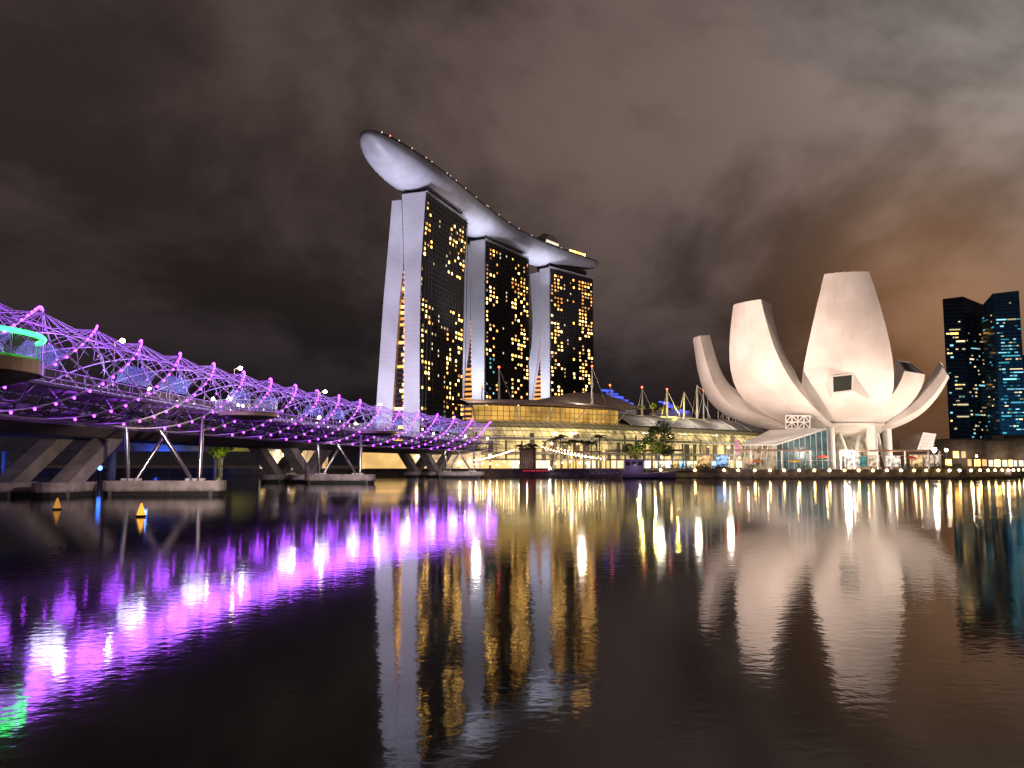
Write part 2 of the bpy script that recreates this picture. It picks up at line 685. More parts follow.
TOW = [
    dict(A=(-60, 563), B=(-35, 634),
         front=[(GZ, 2.6, 15.6), (87, 3.6, 15.3), (140, 3.3, 16.2), (168, 1.6, 17.3), (ZT, 0, 18.7)],
         rear=[(GZ, 26.5, 39.5), (34, 24, 37), (87, 21.3, 33.8), (119, 19.3, 32.0), (143, 16.6, 30.0), (168, 17.7, 28.0), (ZT - 4, 19, 26.4)], close=143,
         label='nearest hotel tower, tallest in view, with a narrow dark gap between its pale legs'),
    dict(A=(-23, 686), B=(15, 751),
         front=[(GZ, 0.3, 10), (90, 0, 13), (ZT, 0, 14.9)],
         rear=[(GZ, 25, 37), (50, 23.5, 34.5), (81, 21, 31), (106, 16.9, 26.8), (127, 14, 23.6), (168, 14.5, 21), (ZT - 3, 15.2, 22)], close=127,
         label='middle hotel tower of the three, orange lit between its pale legs'),
    dict(A=(36, 785), B=(82, 833),
         front=[(GZ, -0.6, 10.3), (80, 0, 11.6), (ZT, 0, 12.8)],
         rear=[(GZ, 26, 37), (66, 24.0, 33.7), (88, 19.6, 31), (110, 14.2, 25.6), (121, 12.3, 23.4), (145, 12.4, 21.9), (ZT - 3, 13.1, 25.5)], close=121,
         label='farthest and smallest hotel tower, under the tail of the rooftop boat deck'),
]

NR_F = 54
fin_mat = principled('facade_slab_edge', (0.055, 0.05, 0.047), 0.6)


def window_mesh(mat):
    """a lit room window: thin pane, 1 x 1 in local x, z, facing local -y"""
    me = bpy.data.meshes.new('window')
    vs = [(-.5, -.06, -.5), (.5, -.06, -.5), (.5, -.06, .5), (-.5, -.06, .5), (-.5, 0, -.5), (.5, 0, -.5), (.5, 0, .5), (-.5, 0, .5)]
    me.from_pydata(vs, [], [(0, 1, 2, 3), (0, 4, 5, 1), (1, 5, 6, 2), (2, 6, 7, 3), (3, 7, 4, 0)])
    me.materials.append(mat)
    me.update()
    return me


WM = {}


def lit_windows(root, cells, name='window'):
    """cells: (world pos, width, height, yaw, material) ; first 100 nearest as parts, others one stuff part"""
    cells = sorted(cells, key=lambda c: (c[0] - Vector((0, 0, CAMZ))).length - 0.0 * c[1])
    o0 = WLOC[root.name]
    for p, w, h, yaw, mat in cells[:100]:
        if mat.name not in WM:
            WM[mat.name] = window_mesh(mat)
        o = bpy.data.objects.new(name, WM[mat.name])
        S.collection.objects.link(o)
        o.parent = root
        o.location = p - o0
        o.rotation_euler = (0, 0, yaw)
        o.scale = (w, 1, h)
        WLOC[o.name] = Vector(p)
    if len(cells) > 100:
        mb = MB()
        mats = []
        for p, w, h, yaw, mat in cells[100:]:
            if mat not in mats:
                mats.append(mat)
            M = Matrix.Translation(p) @ Matrix.Rotation(yaw, 4, 'Z')
            mb.box(-w / 2, w / 2, -0.06, 0, -h / 2, h / 2, mats.index(mat), M)
        mb.build('lit_window_field', mats, root, kind='stuff')


for ti, T in enumerate(TOW):
    A = Vector((*T['A'], 0))
    B = Vector((*T['B'], 0))
    L = (B - A).length
    d = (B - A) / L
    n = Vector((-d.y, d.x, 0))
    base = A + d * L / 2 + n * 14
    root = thing('hotel_tower', T['label'], 'tower', (base.x, base.y, GZ), 'hotel towers under one rooftop deck')

    def P(a, t, z, A=A, d=d, n=n):
        p = A + d * a + n * t
        return Vector((p.x, p.y, z))

    # the two leaning legs, as lofts
    for nm, prof in (('front_leg', T['front']), ('rear_leg', T['rear'])):
        zs = [prof[0][0]] + [z for z in range(12, 190, 8) if z < prof[-1][0]] + [prof[-1][0]]
        e0, e1, so, si = [], [], [], []
        for z in zs:
            ti_, to_ = lerp_prof(prof, z)
            e0.append([P(0, ti_, z), P(0, to_, z)])
            e1.append([P(L, ti_, z), P(L, to_, z)])
            so.append([P(0, to_, z), P(L, to_, z)])
            si.append([P(0.4, ti_, z), P(L - 0.4, ti_, z)])
        mb = MB()
        mb.grid(e0, 0, False)
        mb.grid(e1, 0, False, True)
        mb.grid(so, 0, False)
        mb.grid(si, 0, False, True)
        zt = zs[-1]
        a_, b_ = lerp_prof(prof, zt)
        mb.poly([P(0, a_, zt), P(L, a_, zt), P(L, b_, zt), P(0, b_, zt)])
        leg = mb.build(nm, wall_mat, root)
    # glazed facade on the bay side of the front leg
    cdir = (d.x / (L / 14), d.y / (L / 14))
    fg = facade_glass('tower_glass', (0.014, 0.014, 0.017), (0.06, 0.05, 0.042), cdir, 3.6)
    mb = MB()
    zs = [GZ + 1, 60, 100, 150, ZT - 1.5]
    rows = []
    for z in zs:
        a_, _ = lerp_prof(T['front'], z)
        rows.append([P(0.7, a_ - 0.35, z), P(L - 0.3, a_ - 0.35, z)])
    mb.grid(rows, 0, False)
    mb.build('glass_facade', fg, root)
    # thin vertical fins on the facade
    mb = MB()
    for k in range(15):
        a = 0.7 + (L - 1.0) * k / 14
        a0, _ = lerp_prof(T['front'], GZ + 1)
        a1, _ = lerp_prof(T['front'], ZT - 1.5)
        p0, p1 = P(a, a0 - 0.7, GZ + 1), P(a, a1 - 0.7, ZT - 1.5)
        mb.tube([p0, p1], 0.22, 4)
    for r_ in range(1, NR_F):
        z = GZ + 4 + 3.6 * r_ - 1.8
        if z > ZT - 3:
            break
        a_, _ = lerp_prof(T['front'], z)
        mb.tube([P(0.7, a_ - 0.55, z), P(L - 0.3, a_ - 0.55, z)], 0.2, 4)
    mb.build('facade_fin_grid', fin_mat, root)
    # parapet lamp line and crown
    mb = MB()
    mb.tube([P(0, -0.6, ZT + 0.3), P(L, -0.6, ZT + 0.3)], 0.5, 5)
    mb.build('parapet_rail', steel_painted, root)
    mb = MB()
    mb.obox(P(L / 2, 12, 0), d, n, L / 2 - 5, 8.5, ZT + 0.01, ZT + 7)
    mb.build('crown_neck', dark_metal, root)
    # lit rooms
    cells = []
    yaw = math.atan2(d.y, d.x)
    NC, NR = 14, 52
    colw = [0.62, 0.60, 0.42, 0.18, 0.05, 0.05, 0.06, 0.20, 0.42, 0.52, 0.50, 0.42, 0.50, 0.45]
    if ti == 1:
        colw = [0.62, 0.66, 0.52, 0.3, 0.08, 0.05, 0.22, 0.1, 0.5, 0.55, 0.62, 0.55, 0.5, 0.35]
    if ti == 2:
        colw = [0.5, 0.6, 0.62, 0.5, 0.12, 0.05, 0.05, 0.3, 0.1, 0.5, 0.62, 0.66, 0.6, 0.5]
    for c_ in range(NC):
        run = 0
        for r_ in range(1, NR):
            z = GZ + 4 + 3.6 * r_
            if z > ZT - 5:
                continue
            if ti == 0 and z < 55 and c_ in (2, 3, 4, 5, 6):
                continue
            w = colw[c_] * (0.80 + 0.22 * math.sin(r_ * 0.45 + c_ * 0.55 + ti * 2.1) + rnd.uniform(-.15, .15))
            if ti > 0 and r_ > 42:
                w *= 1.3
            prob = w * 0.86 + (0.16 if run else 0)
            if rnd.random() > prob * (1.08 if ti == 0 else 0.98):
                run = 0
                continue
            run = 1
            a = 0.7 + (L - 1.0) * (c_ + 0.5) / NC
            t0, _ = lerp_prof(T['front'], z)
            mid = colw[c_] < 0.25
            if mid:
                mat = win_pale if rnd.random() < 0.6 else win_dim
                cells.append((P(a, t0 - 0.5, z), 1.2, 1.7, yaw, mat))
            else:
                top_dim = ti > 0 and r_ > 41
                mat = rnd.choice([win_orange, win_dim, win_gold]) if top_dim else rnd.choice([win_warm, win_warm, win_gold, win_gold, win_dim])
                if ti == 1 and 16 <= r_ <= 24 and c_ < 3:
                    mat = win_cyan
                cells.append((P(a + rnd.uniform(-.5, .5), t0 - 0.5, z), rnd.uniform(1.5, 2.6), rnd.uniform(1.4, 2.1), yaw, mat))
    lit_windows(root, cells)
    # atrium between the legs: recessed dark glass with lit floors low down
    mb = MB()
    rows = []
    for z in [GZ + 0.5] + list(range(10, int(T['close']), 10)) + [T['close']]:
        _, to_ = lerp_prof(T['front'], z)
        ri, _ = lerp_prof(T['rear'], z)
        rows.append([P(3.5, to_ - 0.3, z), P(3.5, ri + 0.3, z)])
    mb.grid(rows, 0, False)
    mb.build('atrium_glass', MAT['tower_glass'], root)
    top = {0: 132, 1: 84, 2: 88}[ti]
    z = 8.0
    while z < top:
        _, to_ = lerp_prof(T['front'], z)
        ri, _ = lerp_prof(T['rear'], z)
        if ri - to_ < 1.2:
            break
        if ti == 0 and z > 8 and rnd.random() < 0.2:
            z += 4.2
            continue
        mb = MB()
        lo = to_ + 0.2
        hi = ri - 0.2
        if ti == 0:
            hi = lo + (hi - lo) * rnd.choice([0.35, 0.6, 1.0])
        p0, p1 = P(3.2, lo, z), P(3.2, hi, z)
        mb.add([p0, p1, p1 + Vector((0, 0, 2.0)), p0 + Vector((0, 0, 2.0))], [(0, 1, 2, 3)])
        mb.build('lit_floor', win_orange if ti else rnd.choice([win_orange, win_gold, win_gold]), root)
        z += 4.2
    # coloured edge lights running up the inside of the front leg
    mb = MB()
    z = 30.0 if ti == 0 else 60.0
    while z < T['close'] - 2:
        _, to_ = lerp_prof(T['front'], z)
        c_ = P(0.6, to_ + 0.5, z)
        mb.ball(c_, 0.55, 5, 4)
        z += 3.6
    mb.build('edge_light_strip', glow('edge_light', (1.0, 0.22, 0.05), 2.6), root)

# floods that wash the end walls (stand on the podium in front of each tower)
for ti, T in enumerate(TOW):
    A = Vector((*T['A'], 0))
    B = Vector((*T['B'], 0))
    d = (B - A).normalized()
    n = Vector((-d.y, d.x, 0))
    p = A - d * (105, 30, 34)[ti] + n * (24, 6, 8)[ti]
    col = (0.80, 0.74, 1.0) if ti == 0 else (0.76, 0.79, 1.0)
    aim = A + n * 16 + Vector((0, 0, (105, 125, 125)[ti]))
    lamp_spot('wall_flood', (p.x + 3, p.y, 28), A + n * 15 + Vector((0, 0, 172)), (500000, 560000, 560000)[ti], col, (40, 62, 62)[ti], 0.9, 2.0)
    lamp_spot('wall_flood', (p.x, p.y, 26), aim, (820000, 230000, 250000)[ti], col, (100, 150, 150)[ti], 0.8, 2.0)

# ================================================================ ROOFTOP BOAT DECK
spine_pts = [Vector(p) for p in ((-92, 507, 0), (-80, 545, 0), (-59, 602, 0), (-38, 662, 0), (-14, 722, 0), (16, 775, 0), (50, 818, 0), (84, 851, 0))]


def catmull(pts, n):
    out = []
    P_ = [pts[0] * 2 - pts[1]] + list(pts) + [pts[-1] * 2 - pts[-2]]
    for i in range(1, len(P_) - 2):
        p0, p1, p2, p3 = P_[i - 1:i + 3]
        for k in range(n):
            t = k / n
            out.append(0.5 * ((2 * p1) + (p2 - p0) * t + (2 * p0 - 5 * p1 + 4 * p2 - p3) * t * t + (3 * p1 - p0 - 3 * p2 + p3) * t ** 3))
    out.append(P_[-2].copy())
    return out


def arclen(pts):
    s = [0.0]
    for a, b in zip(pts, pts[1:]):
        s.append(s[-1] + (b - a).length)
    return s


sp_ = catmull(spine_pts, 12)
ss = arclen(sp_)
SL = ss[-1]
park = thing('sky_park', 'long white boat shaped deck lying across the tops of three towers', 'roof deck', (-14, 722, ZT + 8))
DZ = 211.0


def spine(s):
    s = max(0.0, min(SL, s))
    for i in range(len(ss) - 1):
        if s <= ss[i + 1]:
            k = (s - ss[i]) / max(1e-6, ss[i + 1] - ss[i])
            return sp_[i].lerp(sp_[i + 1], k), (sp_[i + 1] - sp_[i]).normalized()
    return sp_[-1], (sp_[-1] - sp_[-2]).normalized()


def hull_dims(s):
    u = s / SL
    nose = min(1.0, s / 78.0)
    tail = min(1.0, (SL - s) / 75.0)
    w = 19.5 * math.sqrt(max(0, 1 - (1 - nose) ** 2.2)) * (0.45 + 0.55 * math.sqrt(max(0, 1 - (1 - tail) ** 2)))
    dep = 14.0 * (1 - (1 - nose) ** 2.0) ** 0.6 * (0.22 + 0.78 * tail ** 0.8)
    z = DZ + 2.2 * (1 - nose) ** 2
    return max(w, 0.15), max(dep, 0.2), z


rows_h, rows_d, rim_n, rim_f = [], [], [], []
svals = [0.0, 0.4, 1.2, 2.5, 4.5, 7, 10, 14, 19, 25, 32, 40, 50, 60, 70] + [78 + (SL - 78) * k / 44 for k in range(45)]
for s in svals:
    c, t = spine(s)
    side = Vector((-t.y, t.x, 0))
    w, dep, z = hull_dims(s)
    row = []
    for k in range(17):
        q_ = math.pi * k / 16
        row.append(Vector((c.x, c.y, z)) + side * w * math.cos(q_) - Vector((0, 0, dep * math.sin(q_) ** 0.8)))
    rows_h.append(row)
    e0 = Vector((c.x, c.y, z + 1.1)) + side * w * 0.985
    e1 = Vector((c.x, c.y, z + 1.1)) - side * w * 0.985
    rows_d.append([row[0], e0, Vector((c.x, c.y, z + 1.12)), e1, row[-1]])
    rim_f.append(e0 + Vector((0, 0, 0.3)))
    rim_n.append(e1 + Vector((0, 0, 0.3)))
hull_mat = principled('hull_cladding', (0.50, 0.49, 0.52), 0.42, noise=0.08, nscale=0.12)
mb = MB()
mb.grid(rows_h, 0, True)
mb.build('hull', hull_mat, park)
mb = MB()
mb.grid(rows_d, 0, False, True)
mb.build('deck', roof_grey, park)
mb = MB()
mb.tube(rim_n, 0.35, 5)
mb.tube(rim_f, 0.35, 5)
mb.build('rim_rail', dark_metal, park)
# rim lamps
k = 0
for s in [6, 12, 20, 34, 52, 60, 84, 90, 100, 118, 140, 163, 166, 190, 214, 236, 262, 290, 318, 336, 352]:
    if s >= SL:
        continue
    c, t = spine(s)
    side = Vector((t.y, -t.x, 0))
    w, dep, z = hull_dims(s)
    mb = MB()
    mb.ball(Vector((c.x, c.y, z + 1.9)) + side * w * 0.98, 0.55, 6, 4)
    mb.build('rim_light', lamp_red if k == 1 else win_pale, park)
    k += 1
# planting on the deck: many small clumps
mb = MB()
for _ in range(520):
    s = rnd.uniform(60, SL - 12)
    if 225 < s < 240:
        continue
    c, t = spine(s)
    side = Vector((t.y, -t.x, 0))
    w, dep, z = hull_dims(s)
    p = Vector((c.x, c.y, z + 1.1 + rnd.uniform(0, 2.2) * (0.4 + 0.6 * (math.sin(s * 0.21) > 0)))) + side * w * rnd.uniform(-0.2, 0.95)
    a = Vector((rnd.uniform(-1, 1), rnd.uniform(-1, 1), rnd.uniform(-.5, 1))).normalized() * rnd.uniform(0.5, 1.1)
    b_ = a.cross(Vector((rnd.uniform(-1, 1), rnd.uniform(-1, 1), 0.3))).normalized() * rnd.uniform(0.4, 0.9)
    mb.add([p - a, p + b_, p + a, p - b_], [(0, 1, 2, 3)])
mb.build('rooftop_garden', leaf_dark, park, kind='stuff')
# rooftop pavilions near the tail and amidships
for s, lw, hh, rad in ((86, 5, 3.2, 2.5), (SL - 88, 11, 14, 8), (SL - 40, 13, 7, 5)):
    c, t = spine(min(s, SL - 10))
    side = Vector((-t.y, t.x, 0))
    w, dep, z = hull_dims(min(s, SL - 10))
    mb = MB()
    rows = []
    for i in range(9):
        al = -lw + 2 * lw * i / 8
        hgt = hh * (0.35 + 0.65 * math.sin(math.pi * (i + 0.6) / 9.2))
        o = Vector((c.x, c.y, 0)) + t * al - side * w * 0.5
        rows.append([Vector((o.x, o.y, z + 1)) - side * rad, Vector((o.x, o.y, z + 1 + hgt * 0.75)) - side * rad,
                     Vector((o.x, o.y, z + 1 + hgt)), Vector((o.x, o.y, z + 1 + hgt * 0.75)) + side * rad, Vector((o.x, o.y, z + 1)) + side * rad])
    mb.grid(rows, 0, False)
    mb.poly(rows[0])
    mb.poly(list(reversed(rows[-1])))
    mb.build('rooftop_pavilion', roof_brown, park)
    if s > 200:
        for j in range(7):
            al = -lw * 0.85 + 1.7 * lw * j / 6
            o = Vector((c.x, c.y, z + 2.2)) + t * al - side * (w * 0.5 + rad + 0.25)
            mb = MB()
            mb.obox((o.x, o.y), t, side, lw * 0.1, 0.15, z + 3.0, z + 5.4)
            mb.build('pavilion_window', win_gold if s > SL - 60 else win_pale, park)
# floods washing the hull from below, with added bay-side fill
lamp_spot('hull_flood_fill', (-84, 545, ZT - 70), (-88, 525, DZ), 170000, (0.74, 0.78, 1.0), 120, 0.9, 2)
lamp_spot('hull_flood_fill', (-20, 668, ZT - 28), (-36, 664, DZ - 6), 56000, (0.75, 0.78, 1.0), 120, 0.9, 2)
lamp_spot('hull_flood_fill', (38, 768, ZT - 28), (18, 772, DZ - 6), 56000, (0.75, 0.78, 1.0), 120, 0.9, 2)
lamp_spot('hull_flood_fill', (-10, 560, 60), (-46, 640, DZ - 6), 420000, (0.86, 0.76, 0.82), 60, 0.9, 3)  # added spot hanging in open air, keeps the hull pale
lamp_spot('hull_flood_fill', (66, 700, 40), (52, 806, DZ - 6), 520000, (0.84, 0.76, 0.86), 56, 0.9, 3)  # second added spot without a fixture, for the far half
lamp_point('crown_lamp', (-26.5, 680, ZT + 4), 9000, (1.0, 0.72, 0.3), 0.5)

# ================================================================ SHOPPING MALL
mall_axis = catmull([Vector(p) for p in ((-14, 322, 0), (22, 338, 0), (65, 370, 0), (106, 404, 0), (142, 440, 0))], 16)
ms = arclen(mall_axis)
ML = ms[-1]


def mall_at(s):
    s = max(0.0, min(ML, s))
    for i in range(len(ms) - 1):
        if s <= ms[i + 1]:
            k = (s - ms[i]) / (ms[i + 1] - ms[i])
            t = (mall_axis[min(i + 2, len(ms) - 1)] - mall_axis[max(i - 1, 0)]).normalized()
            return mall_axis[i].lerp(mall_axis[i + 1], k), t
    return mall_axis[-1], (mall_axis[-1] - mall_axis[-2]).normalized()


def MP(s, off, z):
    """off: metres behind the facade base line"""
    c, t = mall_at(s)
    nb = Vector((-t.y, t.x, 0))
    p = c + nb * off
    return Vector((p.x, p.y, z))


mall = thing('shopping_mall', 'long barrel fronted glass mall glowing warm yellow behind the promenade', 'mall', (60, 365, GZ))
PROF = [(0.6, GZ + 3.5), (-0.6, 8), (-0.9, 10.5), (-0.4, 13), (1.0, 15.4), (3.2, 17.6), (6.0, 19.5), (9.2, 21.0), (12.5, 22.2)]
NS = 96
mall_glass = glassy('mall_glass', (0.10, 0.10, 0.07), 0.78, 0.1, (0.80, 0.80, 0.46), 0.16)  # faint emission in the glazing stands for light from inside
rows = []
for i in range(NS + 1):
    s = ML * i / NS
    rows.append([MP(s, o, z) for o, z in PROF])
mb = MB()
mb.grid(rows, 0, True)
mb.build('glass_vault', mall_glass, mall)
mb = MB()
for i in range(0, NS + 1, 2):
    mb.tube([p + Vector((0, 0, 0.12)) for p in rows[i]], 0.12, 4)
for j in range(len(PROF)):
    mb.tube([rows[i][j] + Vector((0, 0, 0.08)) for i in range(0, NS + 1, 3)], 0.11, 4)
mb.build('glazing_bar_lattice', principled('mall_mullion', (0.26, 0.25, 0.16), 0.5), mall)
# interior: back wall of lit shops and gallery floors
mb = MB()
mb.grid([[MP(ML * i / 48, 9.5, z) for z in (GZ + 0.1, 9, 15, 19.2)] for i in range(49)], 0, False)
mall_in = glow('mall_interior', (1.0, 0.74, 0.30), 0.80, 0.85, 0.13, base=(0.6, 0.5, 0.3))  # shop lighting put into the wall's own emission
mb.build('interior_wall', mall_in, mall)
for z in (8.4, 14.2):
    mb = MB()
    mb.grid([[MP(ML * i / 48, 2.2, z), MP(ML * i / 48, 9.4, z)] for i in range(49)], 0, False)
    mb.grid([[MP(ML * i / 48, 2.2, z), MP(ML * i / 48, 2.2, z + 0.9)] for i in range(49)], 0, False)
    mb.build('gallery_floor', white_paint, mall)
# columns and shop partitions inside
for k in range(34):
    s = 3 + (ML - 6) * k / 33 + rnd.uniform(-.8, .8)
    c, t = mall_at(s)
    nb = Vector((-t.y, t.x, 0))
    o_ = rnd.uniform(3.4, 7)
    mb = MB()
    p = c + nb * o_
    mb.obox((p.x, p.y), t, nb, rnd.choice([.25, .3, .9, 1.6]), .3, GZ, rnd.choice([8.4, 13.8, 13.8, 17]))
    mb.build('interior_column', rnd.choice([roof_grey, MAT['paving'], roof_brown]), mall)
# bright spots inside
for _ in range(46):
    s = rnd.uniform(4, ML - 4)
    z = rnd.choice([7.6, 12.8, 17])
    p = MP(s, rnd.uniform(4, 8.5), z)
    mb = MB()
    mb.ball(p, rnd.uniform(0.35, 0.8), 6, 4)
    mb.build('interior_lamp', rnd.choice([lamp_warm, shop_warm, shop_warm]), mall)
for s, c_ in ((ML * 0.86, win_cyan), (ML * 0.875, win_cyan), (ML * 0.80, glow('sign_pink', (1.0, 0.25, 0.45), 1.2))):
    p = MP(s, 3.2, 0)
    mb = MB()
    mb.box(p.x - 1.3, p.x + 1.3, p.y - 0.2, p.y + 0.2, 8, 16.5)
    mb.build('lit_banner', c_, mall)
# shopfronts at the promenade level
shop_cols = [shop_warm, shop_gold, win_pale, win_pale, shop_warm, glow('shop_blue', (0.35, 0.6, 1.0), 2.2), glow('shop_white', (0.95, 0.95, 1.0), 2.6), shop_gold]
i = 0
s = 2.0
while s < ML - 3:
    w = rnd.uniform(3, 6.5)
    c, t = mall_at(s + w / 2)
    nb = Vector((-t.y, t.x, 0))
    p = c + nb * 0.9
    mb = MB()
    mb.obox((p.x, p.y), t, nb, w / 2, 0.25, GZ + 0.1, GZ + 3.2)
    mat = shop_cols[rnd.randrange(len(shop_cols))] if s > ML * 0.42 else rnd.choice([shop_warm, shop_gold, win_pale, shop_gold])
    mb.build('shopfront', mat, mall)
    s += w + rnd.uniform(0.6, 2.2)
mb = MB()
mb.grid([[MP(ML * i / 48, -2.8, GZ + 3.3), MP(ML * i / 48, -2.8, GZ + 3.75), MP(ML * i / 48, 0.5, GZ + 3.9)] for i in range(49)], 0, False)
mb.build('walkway_canopy', white_paint, mall)
# grey roof shells on the far part, one part each, white ribs between them
s0 = ML * 0.43
K = 7
for k in range(K):
    a, b_ = s0 + (ML - s0) * k / K, s0 + (ML - s0) * (k + 1) / K - 0.6
    rws = []
    for i in range(7):
        s = a + (b_ - a) * i / 6
        rws.append([MP(s, 8.0, 21.6), MP(s, 11, 23.6), MP(s, 16, 26), MP(s, 23, 27.4), MP(s, 34, 28), MP(s, 34, 27), MP(s, 8.0, 21.2)])
    mb = MB()
    mb.grid(rws, 0, True)
    mb.build('roof_shell', roof_grey, mall)
    mb = MB()
    s = a - 0.3
    mb.tube([MP(s, 7.6, 21.6), MP(s, 11, 23.8), MP(s, 16, 26.25), MP(s, 23, 27.7), MP(s, 34, 28.3)], 0.32, 5)
    mb.build('roof_rib', white_paint, mall)
# upper gold band with a broad brown eave over the near part
s1 = ML * 0.41
mb = MB()
mb.grid([[MP(3 + (s1 - 3) * i / 30, 12.7, z) for z in (22.0, 24, 26, 28.2)] for i in range(31)], 0, False)
mb.build('upper_window_band', glow('upper_band', (1.0, 0.54, 0.11), 0.68, 0.45, 0.14), mall)
mb = MB()
for i in range(31):
    mb.tube([MP(s1 * i / 30, 12.4, 22.1), MP(s1 * i / 30, 12.4, 28.2)], 0.12, 4)
for z in (24, 26):
    mb.tube([MP(s1 * i / 30, 12.4, z) for i in range(31)], 0.10, 4)
mb.build('upper_glazing_lattice', MAT['mall_mullion'], mall)
mb = MB()
rws = []
for i in range(31):
    s = -4 + (s1 + 8) * i / 30
    e = 1 - abs(i / 15 - 1) ** 3
    lift = 0.9 * math.sin(math.pi * i / 30)
    rws.append([MP(s, 6.0 + 3 * (1 - e), 27.6 + lift), MP(s, 6.2 + 3 * (1 - e), 28.6 + lift), MP(s, 18, 30.6 + lift), MP(s, 36, 31.5 + lift), MP(s, 36, 30.5), MP(s, 6.0 + 3 * (1 - e), 27.6 + lift)])
mb.grid(rws, 0, False)
mb.build('eave_roof', roof_brown, mall)
for f in (0.05, 0.28, 0.46, 0.66, 0.84, 0.97):
    s = s1 * f
    dx = -3 if f < 0.4 else (3 if f > 0.6 else 0)
    mb = MB()
    mb.tube([MP(s, 11.5, 22.3), MP(s + dx, 7.0, 27.9)], 0.3, 5)
    mb.build('eave_strut', white_paint, mall)
# curved upper roof behind
mb = MB()
rws = []
for i in range(13):
    s = ML * 0.24 + ML * 0.34 * i / 12
    h = 6.5 * math.sin(math.pi * i / 12) ** 0.8
    rws.append([MP(s, 22, 31.0), MP(s, 30, 31.2 + h), MP(s, 46, 31 + h * 0.8), MP(s, 46, 28)])
mb.grid(rws, 0, True)
mb.build('upper_roof', roof_brown, mall)
# body of the mall behind the vault
mb = MB()
mb.grid([[MP(ML * i / 24, 12.9, GZ), MP(ML * i / 24, 12.9, 22.3), MP(ML * i / 24, 46, 22.3), MP(ML * i / 24, 46, GZ)] for i in range(25)], 0, False)
mb.poly([MP(ML, 12.9, GZ), MP(ML, 12.9, 22.3), MP(ML, 46, 22.3), MP(ML, 46, GZ)])
mb.poly([MP(0, 12.9, GZ), MP(0, 46, GZ), MP(0, 46, 22.3), MP(0, 12.9, 22.3)])
mb.build('body', roof_grey, mall)
# rounded near end of the vault
mb = MB()
c0 = MP(0, 12.5, 0)
c, t = mall_at(0)
rws = []
for i in range(9):
    q_ = R(90) * i / 8
    row = []
    for o, z in PROF:
        rr = 12.5 - o
        p = c0 - Vector((-t.y, t.x, 0)) * rr * math.cos(q_) - t * rr * math.sin(q_)
        row.append(Vector((p.x, p.y, z)))
    rws.append(row)
mb.grid(rws, 0, True)
mb.build('vault_end', glassy('vault_end_glass', (0.2, 0.17, 0.11), 0.35, 0.15, (1.0, 0.8, 0.42), 0.12), mall)
mb = MB()
for r_ in rws:
    mb.tube(r_, 0.14, 4)
for j in range(len(PROF)):
    mb.tube([r_[j] for r_ in rws], 0.11, 4)
mb.build('vault_end_lattice', MAT['mall_mullion'], mall)

# masts with stays
for (px, yb, yt, Y, red, wide) in ((482, 402, 387, 372, 1, .25), (499, 401, 368, 360, 1, .55), (592, 401, 367, 372, 1, .55), (610, 417, 386, 392, 1, .45),
                                   (642, 416, 388, 402, 1, .45), (667, 417, 390, 412, 1, .5), (684, 417, 392, 418, 0, .5), (697, 418, 385, 422, 0, .6), (703.5, 418, 391, 430, 1, .4),
                                   (723, 424, 412, 440, 1, .3), (729, 424, 413, 442, 1, .3), (735.5, 424, 414.5, 446, 1, .35)):
    b0, t0 = at(px, yb + 4, Y), at(px, yt, Y)
    mb = MB()
    mb.tube([b0, b0.lerp(t0, 0.55), t0], [wide * 1.1, wide, wide * 0.55], 7)
    if px > 600:
        mb.tube([t0, at(px - 6, yb + 2, Y + 2)], 0.13, 4)
    mb.tube([t0, at(px + (14 if px < 700 else 26), yb + 2, Y + 6)], 0.13, 4)
    mast = mb.build('roof_mast', white_paint, mall)
    if red:
        mb = MB()
        mb.ball(t0 + Vector((0, 0, 0.4)), 0.5, 7, 5)
        mb.build('beacon', lamp_red, mast)
mb = MB()
a, b_ = at(697, 386, 422), at(757, 424, 450)
for q_ in range(7):
    p = a.lerp(b_, q_ / 6)
    mb.tube([p, Vector((p.x, p.y, 24))], 0.14, 4)
mb.tube([a, b_], 0.2, 4)
mb.build('mast_stay_frame', white_paint, mall)
lamp_spot('roof_flood', MP(ML * 0.72, -22, 6), MP(ML * 0.75, 16, 26), 26000, (1, 0.86, 0.62), 110, 0.8, 1)
lamp_spot('roof_flood', MP(ML * 0.2, -24, 8), MP(ML * 0.22, 14, 29), 22000, (1, 0.75, 0.5), 100, 0.8, 1)
for f_, o_, z_ in ((0.02, 10, 34), (0.3, 14, 35), (0.52, 8, 30), (0.66, 8, 29.5), (0.8, 8, 29.5)):
    lamp_point('mast_lamp', MP(ML * f_, o_, z_), 3500, (1, 0.86, 0.72), 1.6)

